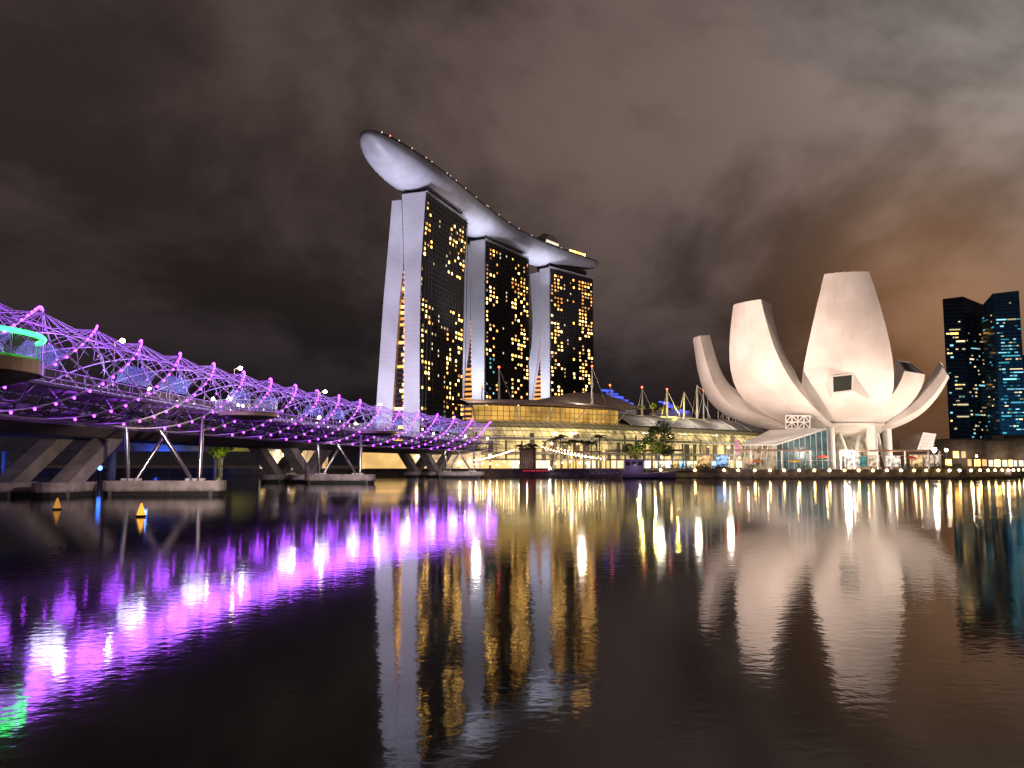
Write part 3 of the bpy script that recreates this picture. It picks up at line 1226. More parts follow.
# theatre behind, with blue louvred roofs
for k, (xa, xb, yt, yb, Y, lab) in enumerate(((601, 637, 389, 410, 455, 'larger blue lit stepped louvre roof rising behind the mall'),
                                             (658, 692, 401, 414, 478, 'smaller blue lit stepped louvre roof low behind the mall masts'))):
    p0 = at((xa + xb) / 2, yb, Y)
    th = thing('theatre', lab, 'building', (p0.x, p0.y, GZ), 'blue roofed theatres behind the mall')
    n_ = 6 if k == 0 else 5
    mb = MB()
    w = at(xb, yb, Y).x - at(xa, yb, Y).x
    mb.box(p0.x - w / 2, p0.x + w / 2, Y + 4, Y + 30, GZ, at(xa, yb - 4, Y).z)
    mb.build('body', roof_grey, th)
    for j in range(n_):
        l = xa + (xb - xa) * (0.02 + 0.12 * j)
        r_ = l + (xb - xa) * (0.32 + 0.02 * j)
        yy = yt + (yb - yt) * j / (n_ + 0.6)
        a, b_ = at(l, yy, Y), at(r_, yy + 1.2, Y)
        h = (yb - yt) / n_ * 0.62 * Y / FPX
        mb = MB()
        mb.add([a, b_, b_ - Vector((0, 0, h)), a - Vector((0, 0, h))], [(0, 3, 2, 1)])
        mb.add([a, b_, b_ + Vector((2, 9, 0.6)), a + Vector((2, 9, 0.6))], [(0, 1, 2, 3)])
        mb.build('lit_louvre', glow('louvre_blue', (0.07, 0.12, 1.0), 0.9 if j % 2 else 1.5), th)  # blue lighting on the louvres is put into their emission


# ================================================================ LOTUS MUSEUM
MC = Vector((112, 285, 0))
mus = thing('lotus_museum', 'white lotus shaped museum with tall curved petals glowing pinkish under floodlights', 'museum', (MC.x, MC.y, GZ))


def bez(p0, p1, p2, p3, t):
    return p0 * (1 - t) ** 3 + p1 * 3 * t * (1 - t) ** 2 + p2 * 3 * t * t * (1 - t) + p3 * t ** 3


def interp(tab, x):
    for (x0, y0), (x1, y1) in zip(tab, tab[1:]):
        if x0 <= x <= x1:
            k = (x - x0) / (x1 - x0)
            return y0 + (y1 - y0) * k
    return tab[-1][1]


def wprof(w):
    return [(t, f * w) for t, f in ((0, .55), (.12, .78), (.25, .94), (.36, 1.0), (.46, .985), (.56, .935), (.66, .86), (.76, .765), (.86, .655), (.94, .555), (1, .475))]


def make_petal(az, r1, z1, a0, a1, wtab, dtab, r0=6.0, z0=13.2, k0=0.45, k1=0.42, tip_glass=False, tip_tilt=0.0, inner=0.62):
    rad = Vector((math.cos(R(az)), math.sin(R(az)), 0))
    lat = Vector((-math.sin(R(az)), math.cos(R(az)), 0))
    up = Vector((0, 0, 1))
    L = math.hypot(r1 - r0, z1 - z0)
    p0 = Vector((r0, z0))
    p3 = Vector((r1, z1))
    p1 = p0 + Vector((math.cos(R(a0)), math.sin(R(a0)))) * L * k0
    p2 = p3 - Vector((math.cos(R(a1)), math.sin(R(a1)))) * L * k1
    n = 36
    outer, sL, sR, inn = [], [], [], []
    for i in range(n + 1):
        t = i / n
        c = bez(p0, p1, p2, p3, t)
        c2 = bez(p0, p1, p2, p3, min(1, t + 0.01))
        c1 = bez(p0, p1, p2, p3, max(0, t - 0.01))
        tg = (c2 - c1).normalized()
        nrm = Vector((tg.y, -tg.x))          # outward and down
        w = interp(wtab, t)
        dp = interp(dtab, t)
        b = 0.16 * w
        row = []
        for j in range(13):
            l = -1 + 2 * j / 12
            o = b * (1 - l * l) - b
            q_ = c + nrm * o
            row.append(MC + rad * q_.x + lat * w * l + up * q_.y)
        outer.append(row)
        qi = c - nrm * (dp + b)
        wi = w * inner
        il = MC + rad * qi.x - lat * wi + up * qi.y
        ir = MC + rad * qi.x + lat * wi + up * qi.y
        im = MC + rad * (qi.x + nrm.x * dp * 0.35) + up * (qi.y + nrm.y * dp * 0.35)
        if tip_glass and i == n:
            ext = (rad * tg.x + up * tg.y) * 3.4
            il, ir, im = il + ext, ir + ext, im + ext
        sL.append([row[0], il])
        sR.append([row[-1], ir])
        inn.append([il, im, ir])
    mb = MB()
    mb.grid(outer, 0, True, True)
    mb.grid(sL, 0, True)
    mb.grid(sR, 0, True, True)
    mb.grid(inn, 0, True)
    last = outer[-1]
    cap = last + [inn[-1][2], inn[-1][1], inn[-1][0]]
    if not tip_glass:
        mb.poly(cap)
    o = mb.build('petal', petal_mat, mus)
    if tip_glass:
        cc = sum(cap, Vector()) / len(cap)
        ins = [cc + (p - cc) * 0.80 for p in cap]
        m2 = MB()
        m2.grid([cap, ins], 0, False, closed=True)
        m2.build('skylight_frame', petal_mat, o)
        m3 = MB()
        m3.poly([p - rad * 0.15 - up * 0.1 for p in ins])
        m3.build('skylight_glass', museum_glass, o)
    return o, outer


museum_glass = principled('museum_glass', (0.05, 0.055, 0.045), 0.12)
D_ = [(0, 2.0), (0.5, 6.5), (1, 4.2)]
# main petal towards the bay
p_main, out_main = make_petal(-105, 37, 62.8, 20, 96, wprof(13.6), D_)
# second tall petal
make_petal(-146, 46, 55.5, 12, 92, wprof(11.6), [(0, 2.0), (0.5, 7.5), (1, 7.0)], k0=0.62, inner=0.66)
# low sweeping petal
make_petal(192, 52, 46.5, 6, 82, wprof(5.8), [(0, 2), (0.5, 7), (1, 4.5)], k0=0.72, inner=0.3)
# short petals with open skylights
make_petal(-51, 28, 33.2, 22, 78, [(0, 5), (.4, 10), (0.7, 9.4), (1, 7.0)], [(0, 2), (0.5, 5), (1, 4.5)], tip_glass=True)
make_petal(-24, 34.5, 32.6, 12, 64, [(0, 5), (.4, 9.6), (0.7, 8.8), (1, 5.6)], [(0, 2), (0.5, 5), (1, 4.0)], tip_glass=True)
# short petals round the back
for az in (35, 80, 128):
    make_petal(az, 24, 31, 28, 80, [(0, 5), (0.6, 7.5), (1, 5.5)], [(0, 2), (0.5, 4), (1, 3.5)], tip_glass=True)

# projecting window box on the main petal
row = out_main[17]
pm = at(844, 385, (row[6]).y)
cz = pm.z
mb = MB()
yf = row[6].y - 1.2
f0 = at(831, 375.5, yf); f1 = at(854, 373, yf); f2 = at(853.5, 391, yf + .6); f3 = at(831.5, 394, yf + .6)
bk = Vector((0, 8, 0))
e = at(868, 399, row[6].y + 2.5); g = at(831, 398, row[6].y + 2.0)
mb.add([f0, f1, f2, f3, f0 + bk, f1 + bk, e, g], [(0, 1, 5, 4), (1, 2, 6, 5), (2, 3, 7, 6), (3, 0, 4, 7)])
box_o = mb.build('window_box', petal_mat, mus)


def inset(ps, k, dy):
    c = sum(ps, Vector()) / len(ps)
    return [c + (p - c) * k + Vector((0, dy, 0)) for p in ps]


mb = MB()
ins = inset([f0, f1, f2, f3], 0.82, 0.0)
mb.grid([[f0, f1, f2, f3], ins], 0, False, closed=True)
mb.build('window_frame', petal_mat, box_o)
mb = MB()
mb.poly(inset([f0, f1, f2, f3], 0.83, 0.25))
mb.build('window_glass', museum_glass, box_o)

# base: bowl soffit, ring of raking columns, lobby
mb = MB()
for k in range(9):
    pass
rws = []
for k in range(25):
    q_ = 2 * math.pi * k / 24
    rws.append([MC + Vector((math.cos(q_) * r_, math.sin(q_) * r_, z)) for r_, z in ((17, 17.5), (13, 14.4), (8, 13.0), (1, 12.6))])
mb.grid(rws, 0, True)
mb.build('bowl', petal_mat, mus)
for k in range(10):
    q_ = 2 * math.pi * (k + 0.35) / 10
    for sgn in (-1, 1):
        a = MC + Vector((math.cos(q_) * 14.5, math.sin(q_) * 14.5, GZ))
        b_ = MC + Vector((math.cos(q_ + sgn * 0.27) * 12.5, math.sin(q_ + sgn * 0.27) * 12.5, 15.4))
        mb = MB()
        mb.tube([a, b_], 0.5, 7)
        mb.build('raking_column', white_paint, mus)
for q_ in (-1.25, -0.55, -2.1):
    a = MC + Vector((math.cos(q_) * 15.5, math.sin(q_) * 15.5, GZ))
    mb = MB()
    mb.tube([a, a + Vector((0, 0.6, 14.2))], [1.25, 1.45], 10)
    mb.build('column', white_paint, mus)
mb = MB()
rws = [[MC + Vector((math.cos(2 * math.pi * k / 24) * 9.5, math.sin(2 * math.pi * k / 24) * 9.5, z)) for k in range(25)] for z in (GZ, 7.5, 13.4)]
mb.grid(rws, 0, True)
mb.build('lobby_wall', glow('lobby_glow', (1.0, 0.74, 0.45), 0.16, 0.9, 0.5, base=(0.14, 0.12, 0.1)), mus)
# ground floods for the museum, plus an added offshore fill
FL = (1.0, 0.77, 0.62)
lamp_spot('museum_flood_fill', (90, 243, 4), (100, 258, 50), 5000, FL, 100, 0.8, 1.0)
lamp_spot('museum_flood_fill', (116, 238, 4), (105, 252, 58), 17000, FL, 100, 0.8, 1.0)
lamp_spot('museum_flood_fill', (62, 250, 4), (76, 262, 44), 4000, FL, 100, 0.8, 1.0)
lamp_spot('museum_flood_fill', (158, 246, 4), (136, 270, 24), 120000, FL, 100, 0.8, 1.0)
lamp_spot('museum_flood_fill', (10, 190, 6), (101, 256, 54), 760000, (1.0, 0.765, 0.63), 60, 0.9, 2.0)  # added over open water without a fixture, to even out the petals
lamp_point('lobby_lamp', (110, 268, 8), 1500, (1, 0.78, 0.55), 0.5)

# glazed entrance pavilion with a folded white roof
pv = thing('entrance_pavilion', 'low folded white roof over blue green glass beside the lotus museum', 'pavilion', (84, 258, GZ))
Yp = 254.0
r_a, r_b, r_c, r_d = at(742, 444, Yp), at(770, 430, Yp + 12), at(826.5, 428, Yp + 4), at(776, 444, Yp)
mb = MB()
th_ = Vector((0, 0, 0.5))
mb.add([r_a, r_b, r_c, r_d, r_a - th_, r_b - th_, r_c - th_, r_d - th_], [(3, 2, 1, 0), (4, 5, 6, 7), (0, 4, 7, 3), (3, 7, 6, 2), (2, 6, 5, 1), (1, 5, 4, 0)])
mb.build('folded_roof', white_paint, pv)
mb = MB()
g0, g1 = Vector((r_d.x + .3, r_d.y + 0.4, GZ)), Vector((r_c.x - .2, r_c.y - 0.6, GZ))
mb.add([g0, g1, Vector((g1.x, g1.y, r_c.z - 0.55)), Vector((g0.x, g0.y, r_d.z - 0.55))], [(0, 1, 2, 3)])
mb.build('glass_wall', glow('pavilion_glass', (0.22, 0.48, 0.50), 0.13, 0.85, 0.4, base=(0.03, 0.06, 0.06)), pv)
mb = MB()
for k in range(10):
    f = k / 9
    p = g0.lerp(g1, f) + Vector((0, -0.15, 0))
    mb.tube([p, Vector((p.x, p.y, r_d.z + (r_c.z - r_d.z) * f - 0.6))], 0.11, 4)
mb.tube([Vector((g0.x, g0.y - .15, 5.4)), Vector((g1.x, g1.y - .15, 5.4))], 0.1, 4)
mb.build('glazing_bars', steel_painted, pv)
mb = MB()
for k in range(7):
    p = r_a.lerp(r_d, k / 6)
    p2 = r_a.lerp(r_d, min(1, (k + 0.6) / 6))
    mb.tube([Vector((p.x, p.y, GZ)), Vector((p2.x, p2.y, p.z - 0.5))], 0.16, 5)
mb.build('zigzag_struts', white_paint, pv)
mb = MB()
p0, p1 = at(742, 444, Yp + 3), at(776, 452, Yp + 3)
mb.box(p0.x, p1.x, Yp + 3, Yp + 3.4, GZ, p0.z)
mb.build('back_wall', glow('pavilion_back', (1.0, 0.72, 0.45), 0.35, 0.8, 0.5), pv)  # interior light painted as a glow of the back wall
lamp_spot('pavilion_roof_lamp', (72, 242, 17), (86, 262, 10), 1600, (1, 0.85, 0.75), 90, 0.8, 0.5)
lt = thing('lattice_screen', 'small white triangulated lattice parapet standing on the pavilion roof', 'screen', at(798, 429, Yp + 9))
mb = MB()
xa, xb = 786, 810
for y in (415.5, 422, 428.5):
    mb.tube([at(xa, y, Yp + 9), at(xb, y, Yp + 9)], 0.28, 4)
for k in range(5):
    x = xa + (xb - xa) * k / 4
    mb.tube([at(x, 415.5, Yp + 9), at(x, 428.5, Yp + 9)], 0.22, 4)
    if k < 4:
        x2 = xa + (xb - xa) * (k + 1) / 4
        for ya, yb_ in ((415.5, 422), (422, 428.5)):
            a_, b2 = (x, x2) if k % 2 else (x2, x)
            mb.tube([at(a_, ya, Yp + 9), at(b2, yb_, Yp + 9)], 0.2, 4)
c1, c2 = at(810, 415.5, Yp + 9), at(816, 422, Yp + 16)
mb.tube([c1, c2], 0.25, 4)
mb.tube([at(810, 428.5, Yp + 9), at(816, 428.5, Yp + 16)], 0.25, 4)
mb.build('lattice', white_paint, lt)
mb = MB()
a, b_ = at(786, 416, Yp + 9.6), at(810, 428, Yp + 9.6)
mb.box(a.x, b_.x, Yp + 9.6, Yp + 9.8, b_.z, a.z)
mb.build('backing_panel', principled('screen_backing', (0.3, 0.26, 0.22), 0.7), lt)

# tilted glass prism pavilion further along
cr = thing('glass_prism', 'tilted pale glass prism pavilion with a square grid beside the short petals', 'pavilion', at(915, 452, 275))
Yc = 275.0
q0, q1, q2, q3 = at(917, 450, Yc), at(932, 450, Yc), at(936, 434, Yc + 4), at(923, 432.5, Yc + 4)
bk0, bk1 = at(899, 450, Yc + 14), at(901, 440, Yc + 16)
mb = MB()
mb.poly([q0, q1, q2, q3])
mb.build('grid_face', glow('prism_face', (1.0, 0.9, 0.75), 0.42, 0.15, 0.3, base=(0.5, 0.48, 0.45)), cr)
mb = MB()
mb.add([q0, q3, bk1, bk0], [(0, 1, 2, 3)])
mb.add([q3, q2, at(934, 440, Yc + 18), bk1], [(0, 1, 2, 3)])
mb.add([q1, q2, at(934, 440, Yc + 18), at(933, 451, Yc + 16)], [(3, 2, 1, 0)])
mb.build('side_glass', glassy('prism_glass', (0.4, 0.38, 0.36), 0.75, 0.1), cr)
mb = MB()
for k in range(6):
    mb.tube([q0.lerp(q1, k / 5) + Vector((0, -.1, 0)), q3.lerp(q2, k / 5) + Vector((0, -.1, 0))], 0.09, 4)
    mb.tube([q0.lerp(q3, k / 5) + Vector((0, -.1, 0)), q1.lerp(q2, k / 5) + Vector((0, -.1, 0))], 0.09, 4)
mb.build('frame_bars', steel_painted, cr)

# ================================================================ FAR OFFICE TOWERS


def office(label, corners, zt, floors, glass, lit, prob, face_ids, tops=None, group='office towers far across the bay'):
    """corners: plan polygon seen from outside anticlockwise; tops: height per corner"""
    c = sum((Vector((*p, 0)) for p in corners), Vector()) / len(corners)
    root = thing('office_tower', label, 'skyscraper', (c.x, c.y, GZ), group)
    tops = tops or [zt] * len(corners)
    mb = MB()
    n = len(corners)
    vs = [(x, y, GZ) for x, y in corners] + [(x, y, t) for (x, y), t in zip(corners, tops)]
    fs = [(i, (i + 1) % n, n + (i + 1) % n, n + i) for i in range(n)] + [tuple(range(n, 2 * n))]
    mb.add(vs, fs)
    mb.build('glass_shaft', glass, root)
    cells = []
    for fi in face_ids:
        a, b_ = Vector((*corners[fi], 0)), Vector((*corners[(fi + 1) % n], 0))
        L = (b_ - a).length
        d = (b_ - a) / L
        out = Vector((d.y, -d.x, 0))
        yaw = math.atan2(d.y, d.x)
        mb = MB()
        lowt = min(tops[fi], tops[(fi + 1) % n])
        fh = (lowt - 30) / floors
        for k in range(floors):
            z = 28 + fh * k
            pa = a + out * 0.25
            pb = b_ + out * 0.25
            mb.tube([(pa.x, pa.y, z), (pb.x, pb.y, z)], 0.35, 4)
        mb.build('spandrel_lines', dark_metal, root)
        for k in range(floors - 1):
            z = 28 + fh * (k + 0.5)
            x = 2.0
            while x < L - 3:
                if rnd.random() < prob(fi, k / floors, x / L):
                    w = rnd.uniform(1.4, 3.6)
                    if rnd.random() < 0.18:
                        w = rnd.uniform(6, 13)
                    w = min(w, L - x - 0.5)
                    p = a + d * (x + w / 2) + out * 0.3
                    cells.append((Vector((p.x, p.y, z)), w, fh * rnd.uniform(0.22, 0.45), yaw, rnd.choice(lit[fi])))
                    x += w + 0.8
                else:
                    x += 3.2
    lit_windows(root, cells)
    return root


YA = 900.0


def px_X(px, Y):
    return (px - 512) / FPX * Y / 0.99


glass_a = facade_glass('office_glass_dark', (0.010, 0.012, 0.020), (0.02, 0.022, 0.03), (0.2, 0.05), 4.0)
glass_b = facade_glass('office_glass_blue', (0.03, 0.08, 0.12), (0.014, 0.03, 0.045), (0.2, 0.05), 4.0)
za = at(942, 299, YA).z
zb = at(972, 309, YA).z
xa = [px_X(950, YA), px_X(966, YA), px_X(977, YA + 25), px_X(996, YA + 45)]
office('dark office tower with sloped top corner and scattered yellow office lights',
       [(xa[0] - 6, YA), (xa[1] - 3, YA - 4), (xa[2], YA + 10), (xa[3], YA + 26), (xa[3] + 8, YA + 60), ((xa[0] - 6) * (YA + 50) / YA, YA + 50)], za, 36, glass_a,
       {0: [win_office, win_office, win_gold, win_cyan], 1: [win_office, win_dim, win_cyan], 2: [win_dim, win_office, win_teal]},
       lambda f, h, x: (0.20 if h < 0.86 else 0.02) * (1.2 if f == 0 else 0.75), [0, 1, 2],
       tops=[za, za + 2, zb + 1, zb, zb, za + 8])
zb1 = at(1004, 295, 860).z
xb = [px_X(984, 870), px_X(994, 850), px_X(1017, 850), px_X(1060, 850)]
zc0 = at(977, 306, 870).z
office('blue glass office tower with dense cyan floors of light at the edge of view',
       [(xb[0], 872), (xb[1], 848), (xb[2], 842), (xb[2] + 26, 900), (xb[0] * 900 / 872, 900)], zb1, 44, glass_b,
       {0: [win_teal, win_office], 1: [win_teal, win_cyan, win_teal, win_cyan, win_office], 2: [win_teal, win_cyan]},
       lambda f, h, x: 0.06 if f == 0 else ((0.46 if x < 0.75 else 0.2) if h < 0.66 else (0.25 if h < 0.86 else 0.02)), [0, 1],
       tops=[zc0, zb1 - 1, zb1 + 1, zb1, zc0])
mb = MB()
x0 = px_X(1018, 880)
office('lower blue glass block behind the cyan office tower',
       [(x0, 905), (x0 + 90, 880), (x0 + 90, 940), (x0, 940)], at(1020, 355, 900).z, 30, glass_b,
       {0: [win_teal, win_cyan]}, lambda f, h, x: 0.4, [0])
# floods colouring the blue tower
lamp_spot('office_flood', (xb[1] - 30, 760, 20), (xb[1] + 12, 848, 90), 300000, (0.14, 0.5, 0.85), 80, 0.8, 2)

# low lit buildings along the shore between
SH = [(942, 985, 440, 330, 'beige low block with tall amber windows below the dark office tower', [win_gold, win_dim]),
      (985, 1012, 441, 335, 'pale single storey shopfront building near the dark slab roof', [win_pale, win_warm]),
      (1004, 1040, 439, 352, 'low hall under a thick dark flat slab at the edge of view', [win_pale, win_orange])]
for k, (x0, x1, yt, Y, lab, mats) in enumerate(SH):
    a, b_ = at(x0, yt, Y), at(x1, yt, Y)
    o = thing('waterfront_building', lab, 'building', ((a.x + b_.x) / 2, Y, GZ))
    mb = MB()
    mb.box(a.x, b_.x, Y, Y + 6, GZ, a.z)
    mb.build('wall', principled('beige_wall', (0.15, 0.125, 0.11), 0.8, noise=0.25, nscale=0.4), o)
    mb = MB()
    mb.box(a.x - 1, b_.x + 1, Y - 1.5, Y + 7, a.z + 0.01, a.z + (1.6 if k == 2 else 0.5))
    mb.build('roof', dark_metal, o)
    x = a.x + 1.0
    while x < b_.x - 1.5:
        w = rnd.uniform(1.2, 2.4)
        mb = MB()
        z0 = GZ + rnd.choice([1.0, 4.2]) if k == 0 else GZ + 0.8
        mb.box(x, x + w, Y - 0.08, Y + 0.05, z0, min(z0 + 2.6, a.z - 0.4))
        mb.build('window', rnd.choice(mats), o)
        x += w + rnd.uniform(0.6, 1.4)
    lamp_point('building_lamp', ((a.x + b_.x) / 2, Y - 5, 7), 900, (1, 0.75, 0.5), 0.3)

# ================================================================ HELIX BRIDGE
crest = [(-46.2, 37), (-46.3, 48), (-46.4, 59), (-46.4, 70), (-46.4, 81), (-46.4, 91.7), (-46.2, 102), (-46.0, 113.8), (-45.4, 125), (-44.4, 136), (-43.2, 147), (-41.8, 158.7), (-40.3, 170), (-38.2, 182),
         (-35.9, 195), (-33.3, 209), (-30.2, 222.5), (-26.4, 236), (-22.4, 249.5), (-18.2, 263), (-13.4, 280), (-7.6, 298)]
hp = catmull([Vector((x, y, 0)) for x, y in crest], 10)
hs = arclen(hp)
HL = hs[-1]
crest_s = [hs[i * 10] for i in range(len(crest))]


def hx(s):
    s = max(0.0, min(HL, s))
    lo, hi = 0, len(hs) - 1
    while hi - lo > 1:
        m = (lo + hi) // 2
        if hs[m] <= s:
            lo = m
        else:
            hi = m
    k = (s - hs[lo]) / (hs[hi] - hs[lo])
    c = hp[lo].lerp(hp[hi], k)
    t = (hp[min(hi + 1, len(hp) - 1)] - hp[max(lo - 1, 0)]).normalized()
    return c, t, Vector((t.y, -t.x, 0))


HZ, HR, HI = 13.75, 5.25, 3.8


def hpoint(s, ang, r):
    c, t, sd = hx(s)
    return Vector((c.x, c.y, HZ)) + sd * r * math.cos(ang) + Vector((0, 0, r * math.sin(ang)))


def phase(s):
    """quarter turns: integer at every crest"""
    for i in range(len(crest_s) - 1):
        if s <= crest_s[i + 1]:
            return i + (s - crest_s[i]) / (crest_s[i + 1] - crest_s[i])
    return len(crest_s) - 1 + (s - crest_s[-1]) / 14.0


helix = thing('helix_bridge', 'curved steel footbridge wrapped in a double helix of purple lights', 'footbridge', (-44, 140, 0))
SN = 460
helix_paint = principled('helix_tube', (0.66, 0.63, 0.68), 0.3, metal=0.35)
# outer helix: four tubes, each its own part
NT = 6
for k in range(NT):
    pts = [hpoint(HL * i / SN, (phase(HL * i / SN) - k) * 2 * math.pi / NT + math.pi / 2, HR) for i in range(SN + 1)]
    mb = MB()
    mb.tube(pts, 0.105, 6)
    mb.build('outer_helix_tube', helix_paint, helix)
for k in range(NT):
    pts = [hpoint(HL * i / SN, math.pi / 2 - (phase(HL * i / SN) - k - 0.5) * 2 * math.pi / NT, HI) for i in range(SN + 1)]
    mb = MB()
    mb.tube(pts, 0.085, 6)
    mb.build('inner_helix_tube', helix_paint, helix)
# tie rods fanning from each crest
mb = MB()
for j, s in enumerate(crest_s):
    top = hpoint(s, math.pi / 2, HR)
    for ds, angs in ((0.5, (40, 68, 90, 112, 140)), (0.95, (62, 90, 118)), (0.22, (20, 160))):
        for sg in (-1, 1):
            if 0 <= j + sg < len(crest_s):
                st = s + (crest_s[j + sg] - s) * ds
            else:
                continue
            for a in angs:
                mb.tube([top, hpoint(st, R(a), HI)], 0.036, 4, caps=False)
mb.build('tie_rod_lattice', steel_painted, helix)
# cross hoops
for j in range(len(crest_s) - 1):
    for f in (0.0, 0.5):
        s = crest_s[j] + (crest_s[j + 1] - crest_s[j]) * f
        mb = MB()
        mb.tube([hpoint(s, 2 * math.pi * q_ / 20, HI) for q_ in range(20)], 0.05, 5, closed=True)
        mb.build('hoop', steel, helix)
# under-deck frame
DK = 11.6
mb = MB()
for off, z in ((-2.6, 9.5), (0, 8.75), (2.6, 9.5), (4.1, 11.2), (-4.1, 11.2)):
    pts = []
    for i in range(151):
        c, t, sd = hx(HL * i / 150)
        pts.append(Vector((c.x, c.y, z)) + sd * off)
    mb.tube(pts, 0.13, 5)
s = 0.0
k = 0
while s < HL - 3:
    c, t, sd = hx(s)
    c2, t2, sd2 = hx(s + 2.8)
    b0 = Vector((c.x, c.y, 0))
    b1 = Vector((c2.x, c2.y, 0))
    mb.tube([b0 + sd * 3.6 + Vector((0, 0, 11.2)), b0 + sd * 2.6 + Vector((0, 0, 9.5))], 0.08, 4)
    mb.tube([b0 - sd * 3.6 + Vector((0, 0, 11.2)), b0 - sd * 2.6 + Vector((0, 0, 9.5))], 0.08, 4)
    mb.tube([b0 + sd * 2.6 + Vector((0, 0, 9.5)), b0 + Vector((0, 0, 8.75)), b0 - sd * 2.6 + Vector((0, 0, 9.5))], 0.08, 4)
    mb.tube([b0 + sd * (2.6 if k % 2 else 0) + Vector((0, 0, 9.5 if k % 2 else 8.75)), b1 + sd2 * (0 if k % 2 else 2.6) + Vector((0, 0, 8.75 if k % 2 else 9.5))], 0.07, 4)
    mb.tube([b0 + sd * 2.6 + Vector((0, 0, 9.5)), b1 + sd2 * 4.0 + Vector((0, 0, 11.2))], 0.06, 4)
    s += 2.8
    k += 1
mb.build('underdeck_frame_lattice', dark_metal, helix)
# deck
rws = []
for i in range(151):
    c, t, sd = hx(HL * i / 150)
    b0 = Vector((c.x, c.y, 0))
    rws.append([b0 + sd * o + Vector((0, 0, z)) for o, z in ((-3.3, DK - 0.28), (-3.3, DK), (3.3, DK), (3.3, DK - 0.28), (-3.3, DK - 0.28))])
mb = MB()
mb.grid(rws, 0, False, True)
mb.build('deck', principled('deck_board', (0.34, 0.31, 0.30), 0.7, noise=0.2, nscale=0.6), helix)
# parapets with mesh infill
mesh_mat = glassy('parapet_mesh', (0.55, 0.52, 0.56), 0.62, 0.4)
for sg in (-1, 1):
    mb = MB()
    mb.grid([[rws[i][0 if sg < 0 else 3] + (hx(HL * i / 150)[2] * 0.06 * sg) + Vector((0, 0, h)) for h in (0.35, 1.5)] for i in range(151)], 0, False)
    mb.build('parapet_panel', mesh_mat, helix)
    mb = MB()
    for h in (1.55, 0.75):
        mb.tube([rws[i][0 if sg < 0 else 3] + (hx(HL * i / 150)[2] * 0.12 * sg) + Vector((0, 0, h)) for i in range(0, 151)], 0.055, 4)
    for i in range(0, 151):
        p = rws[i][0 if sg < 0 else 3] + (hx(HL * i / 150)[2] * 0.12 * sg)
        mb.tube([p, p + Vector((0, 0, 1.55))], 0.045, 4)
    mb.build('handrail', steel, helix)
# glass and mesh canopy panels under the crown of the helix
canopy_mat = glassy('canopy_glass', (0.34, 0.56, 0.74), 0.7, 0.25)
for j in range(len(crest_s) - 1):
    if j % 3 == 2:
        continue
    a, b_ = crest_s[j] + 1.2, crest_s[j + 1] - 1.2
    mb = MB()
    mb.grid([[hpoint(a + (b_ - a) * i / 4, R(128 + 40 * q_ / 8), HI - 0.3) for q_ in range(9)] for i in range(5)], 0, True)
    mb.build('canopy_panel', canopy_mat, helix)
# LEDs
leds = []
for j in range(1, len(crest_s)):
    # the strand that crests at j: near side rising, far side falling
    for m in range(22):
        f = (m + 0.5) / 22
        f = 0.08 + 0.92 * (1 - (1 - f) ** 1.5)
        ph = j - NT / 2 + NT / 2 * f
        if ph < 0:
            continue
        i = min(int(ph), len(crest_s) - 2)
        s = crest_s[i] + (crest_s[i + 1] - crest_s[i]) * (ph - i)
        leds.append((hpoint(s, -math.pi / 2 + math.pi * f, HR + 0.2), (0.10 + 0.0004 * s) * (1.35 - 0.4 * f), led_purple))
    for m in range(1, 6):
        ph = j + m * 0.28
        i = min(int(ph), len(crest_s) - 2)
        if ph >= len(crest_s) - 1:
            continue
        s = crest_s[i] + (crest_s[i + 1] - crest_s[i]) * (ph - i)
        leds.append((hpoint(s, math.pi / 2 + 2 * math.pi / NT * m * 0.28, HR + 0.2), 0.10 + 0.0004 * s, led_violet))
leds.sort(key=lambda l: (l[0] - Vector((0, 0, CAMZ))).length / l[1] + (0 if l[0].y > 70 else 1e5))
for p, r_, mat in leds[:100]:
    mb = MB()
    mb.ball(p, r_, 6, 4)
    mb.build('led_lamp', mat, helix)
mb = MB()
for p, r_, mat in leds[100:]:
    mb.ball(p, r_, 6, 4, 0 if mat is led_purple else 1)
mb.build('led_lamp_field', [led_purple, led_violet], helix, kind='stuff')
# the glow those strips throw on the steel
for j in range(1, len(crest_s), 1):
    for back, side_ in ((2.5, 1.4), (8.0, 0.6)):
        c, t, sd = hx(crest_s[j] - back)
        lamp_point('strip_light', Vector((c.x, c.y, HZ + 2.8)) + sd * side_, 820, (0.41, 0.10, 1.0), 2.1, helix)
    c, t, sd = hx(crest_s[j] - 8)
    lamp_point('strip_light', Vector((c.x, c.y, 10.3)) + sd * 2.2, 220, (0.38, 0.07, 1.0), 1.0, helix)
# warm deck lamps
for s, o, z, c_ in ((62, 2.9, 13, 0), (92, 2.6, 13.3, 1), (84, 2.0, 13.6, 1), (128, 2.9, 13.4, 1), (104, -2, 14, 1), (150, 2.4, 13.2, 1), (205, 2.8, 13, 1), (232, 2.6, 13, 1), (254, 2.8, 13, 0)):
    c, t, sd = hx(s)
    mb = MB()
    mb.ball(Vector((c.x, c.y, z)) + sd * o, 0.2 + 0.0006 * s, 6, 5)
    mb.build('deck_lamp', lamp_warm if c_ == 0 else lamp_street, helix)
for k in range(34):
    s = 44 + k * 6.4
    c, t, sd = hx(s)
    mb = MB()
    mb.ball(Vector((c.x, c.y, 12.3 + 0.9 * (k % 3 == 0))) + sd * (2.7 if k % 2 else -2.6), 0.11, 6, 4)
    mb.build('parapet_lamp', glow('parapet_white', (0.9, 0.8, 1.0), 9) if 'parapet_white' not in MAT else MAT['parapet_white'], helix)
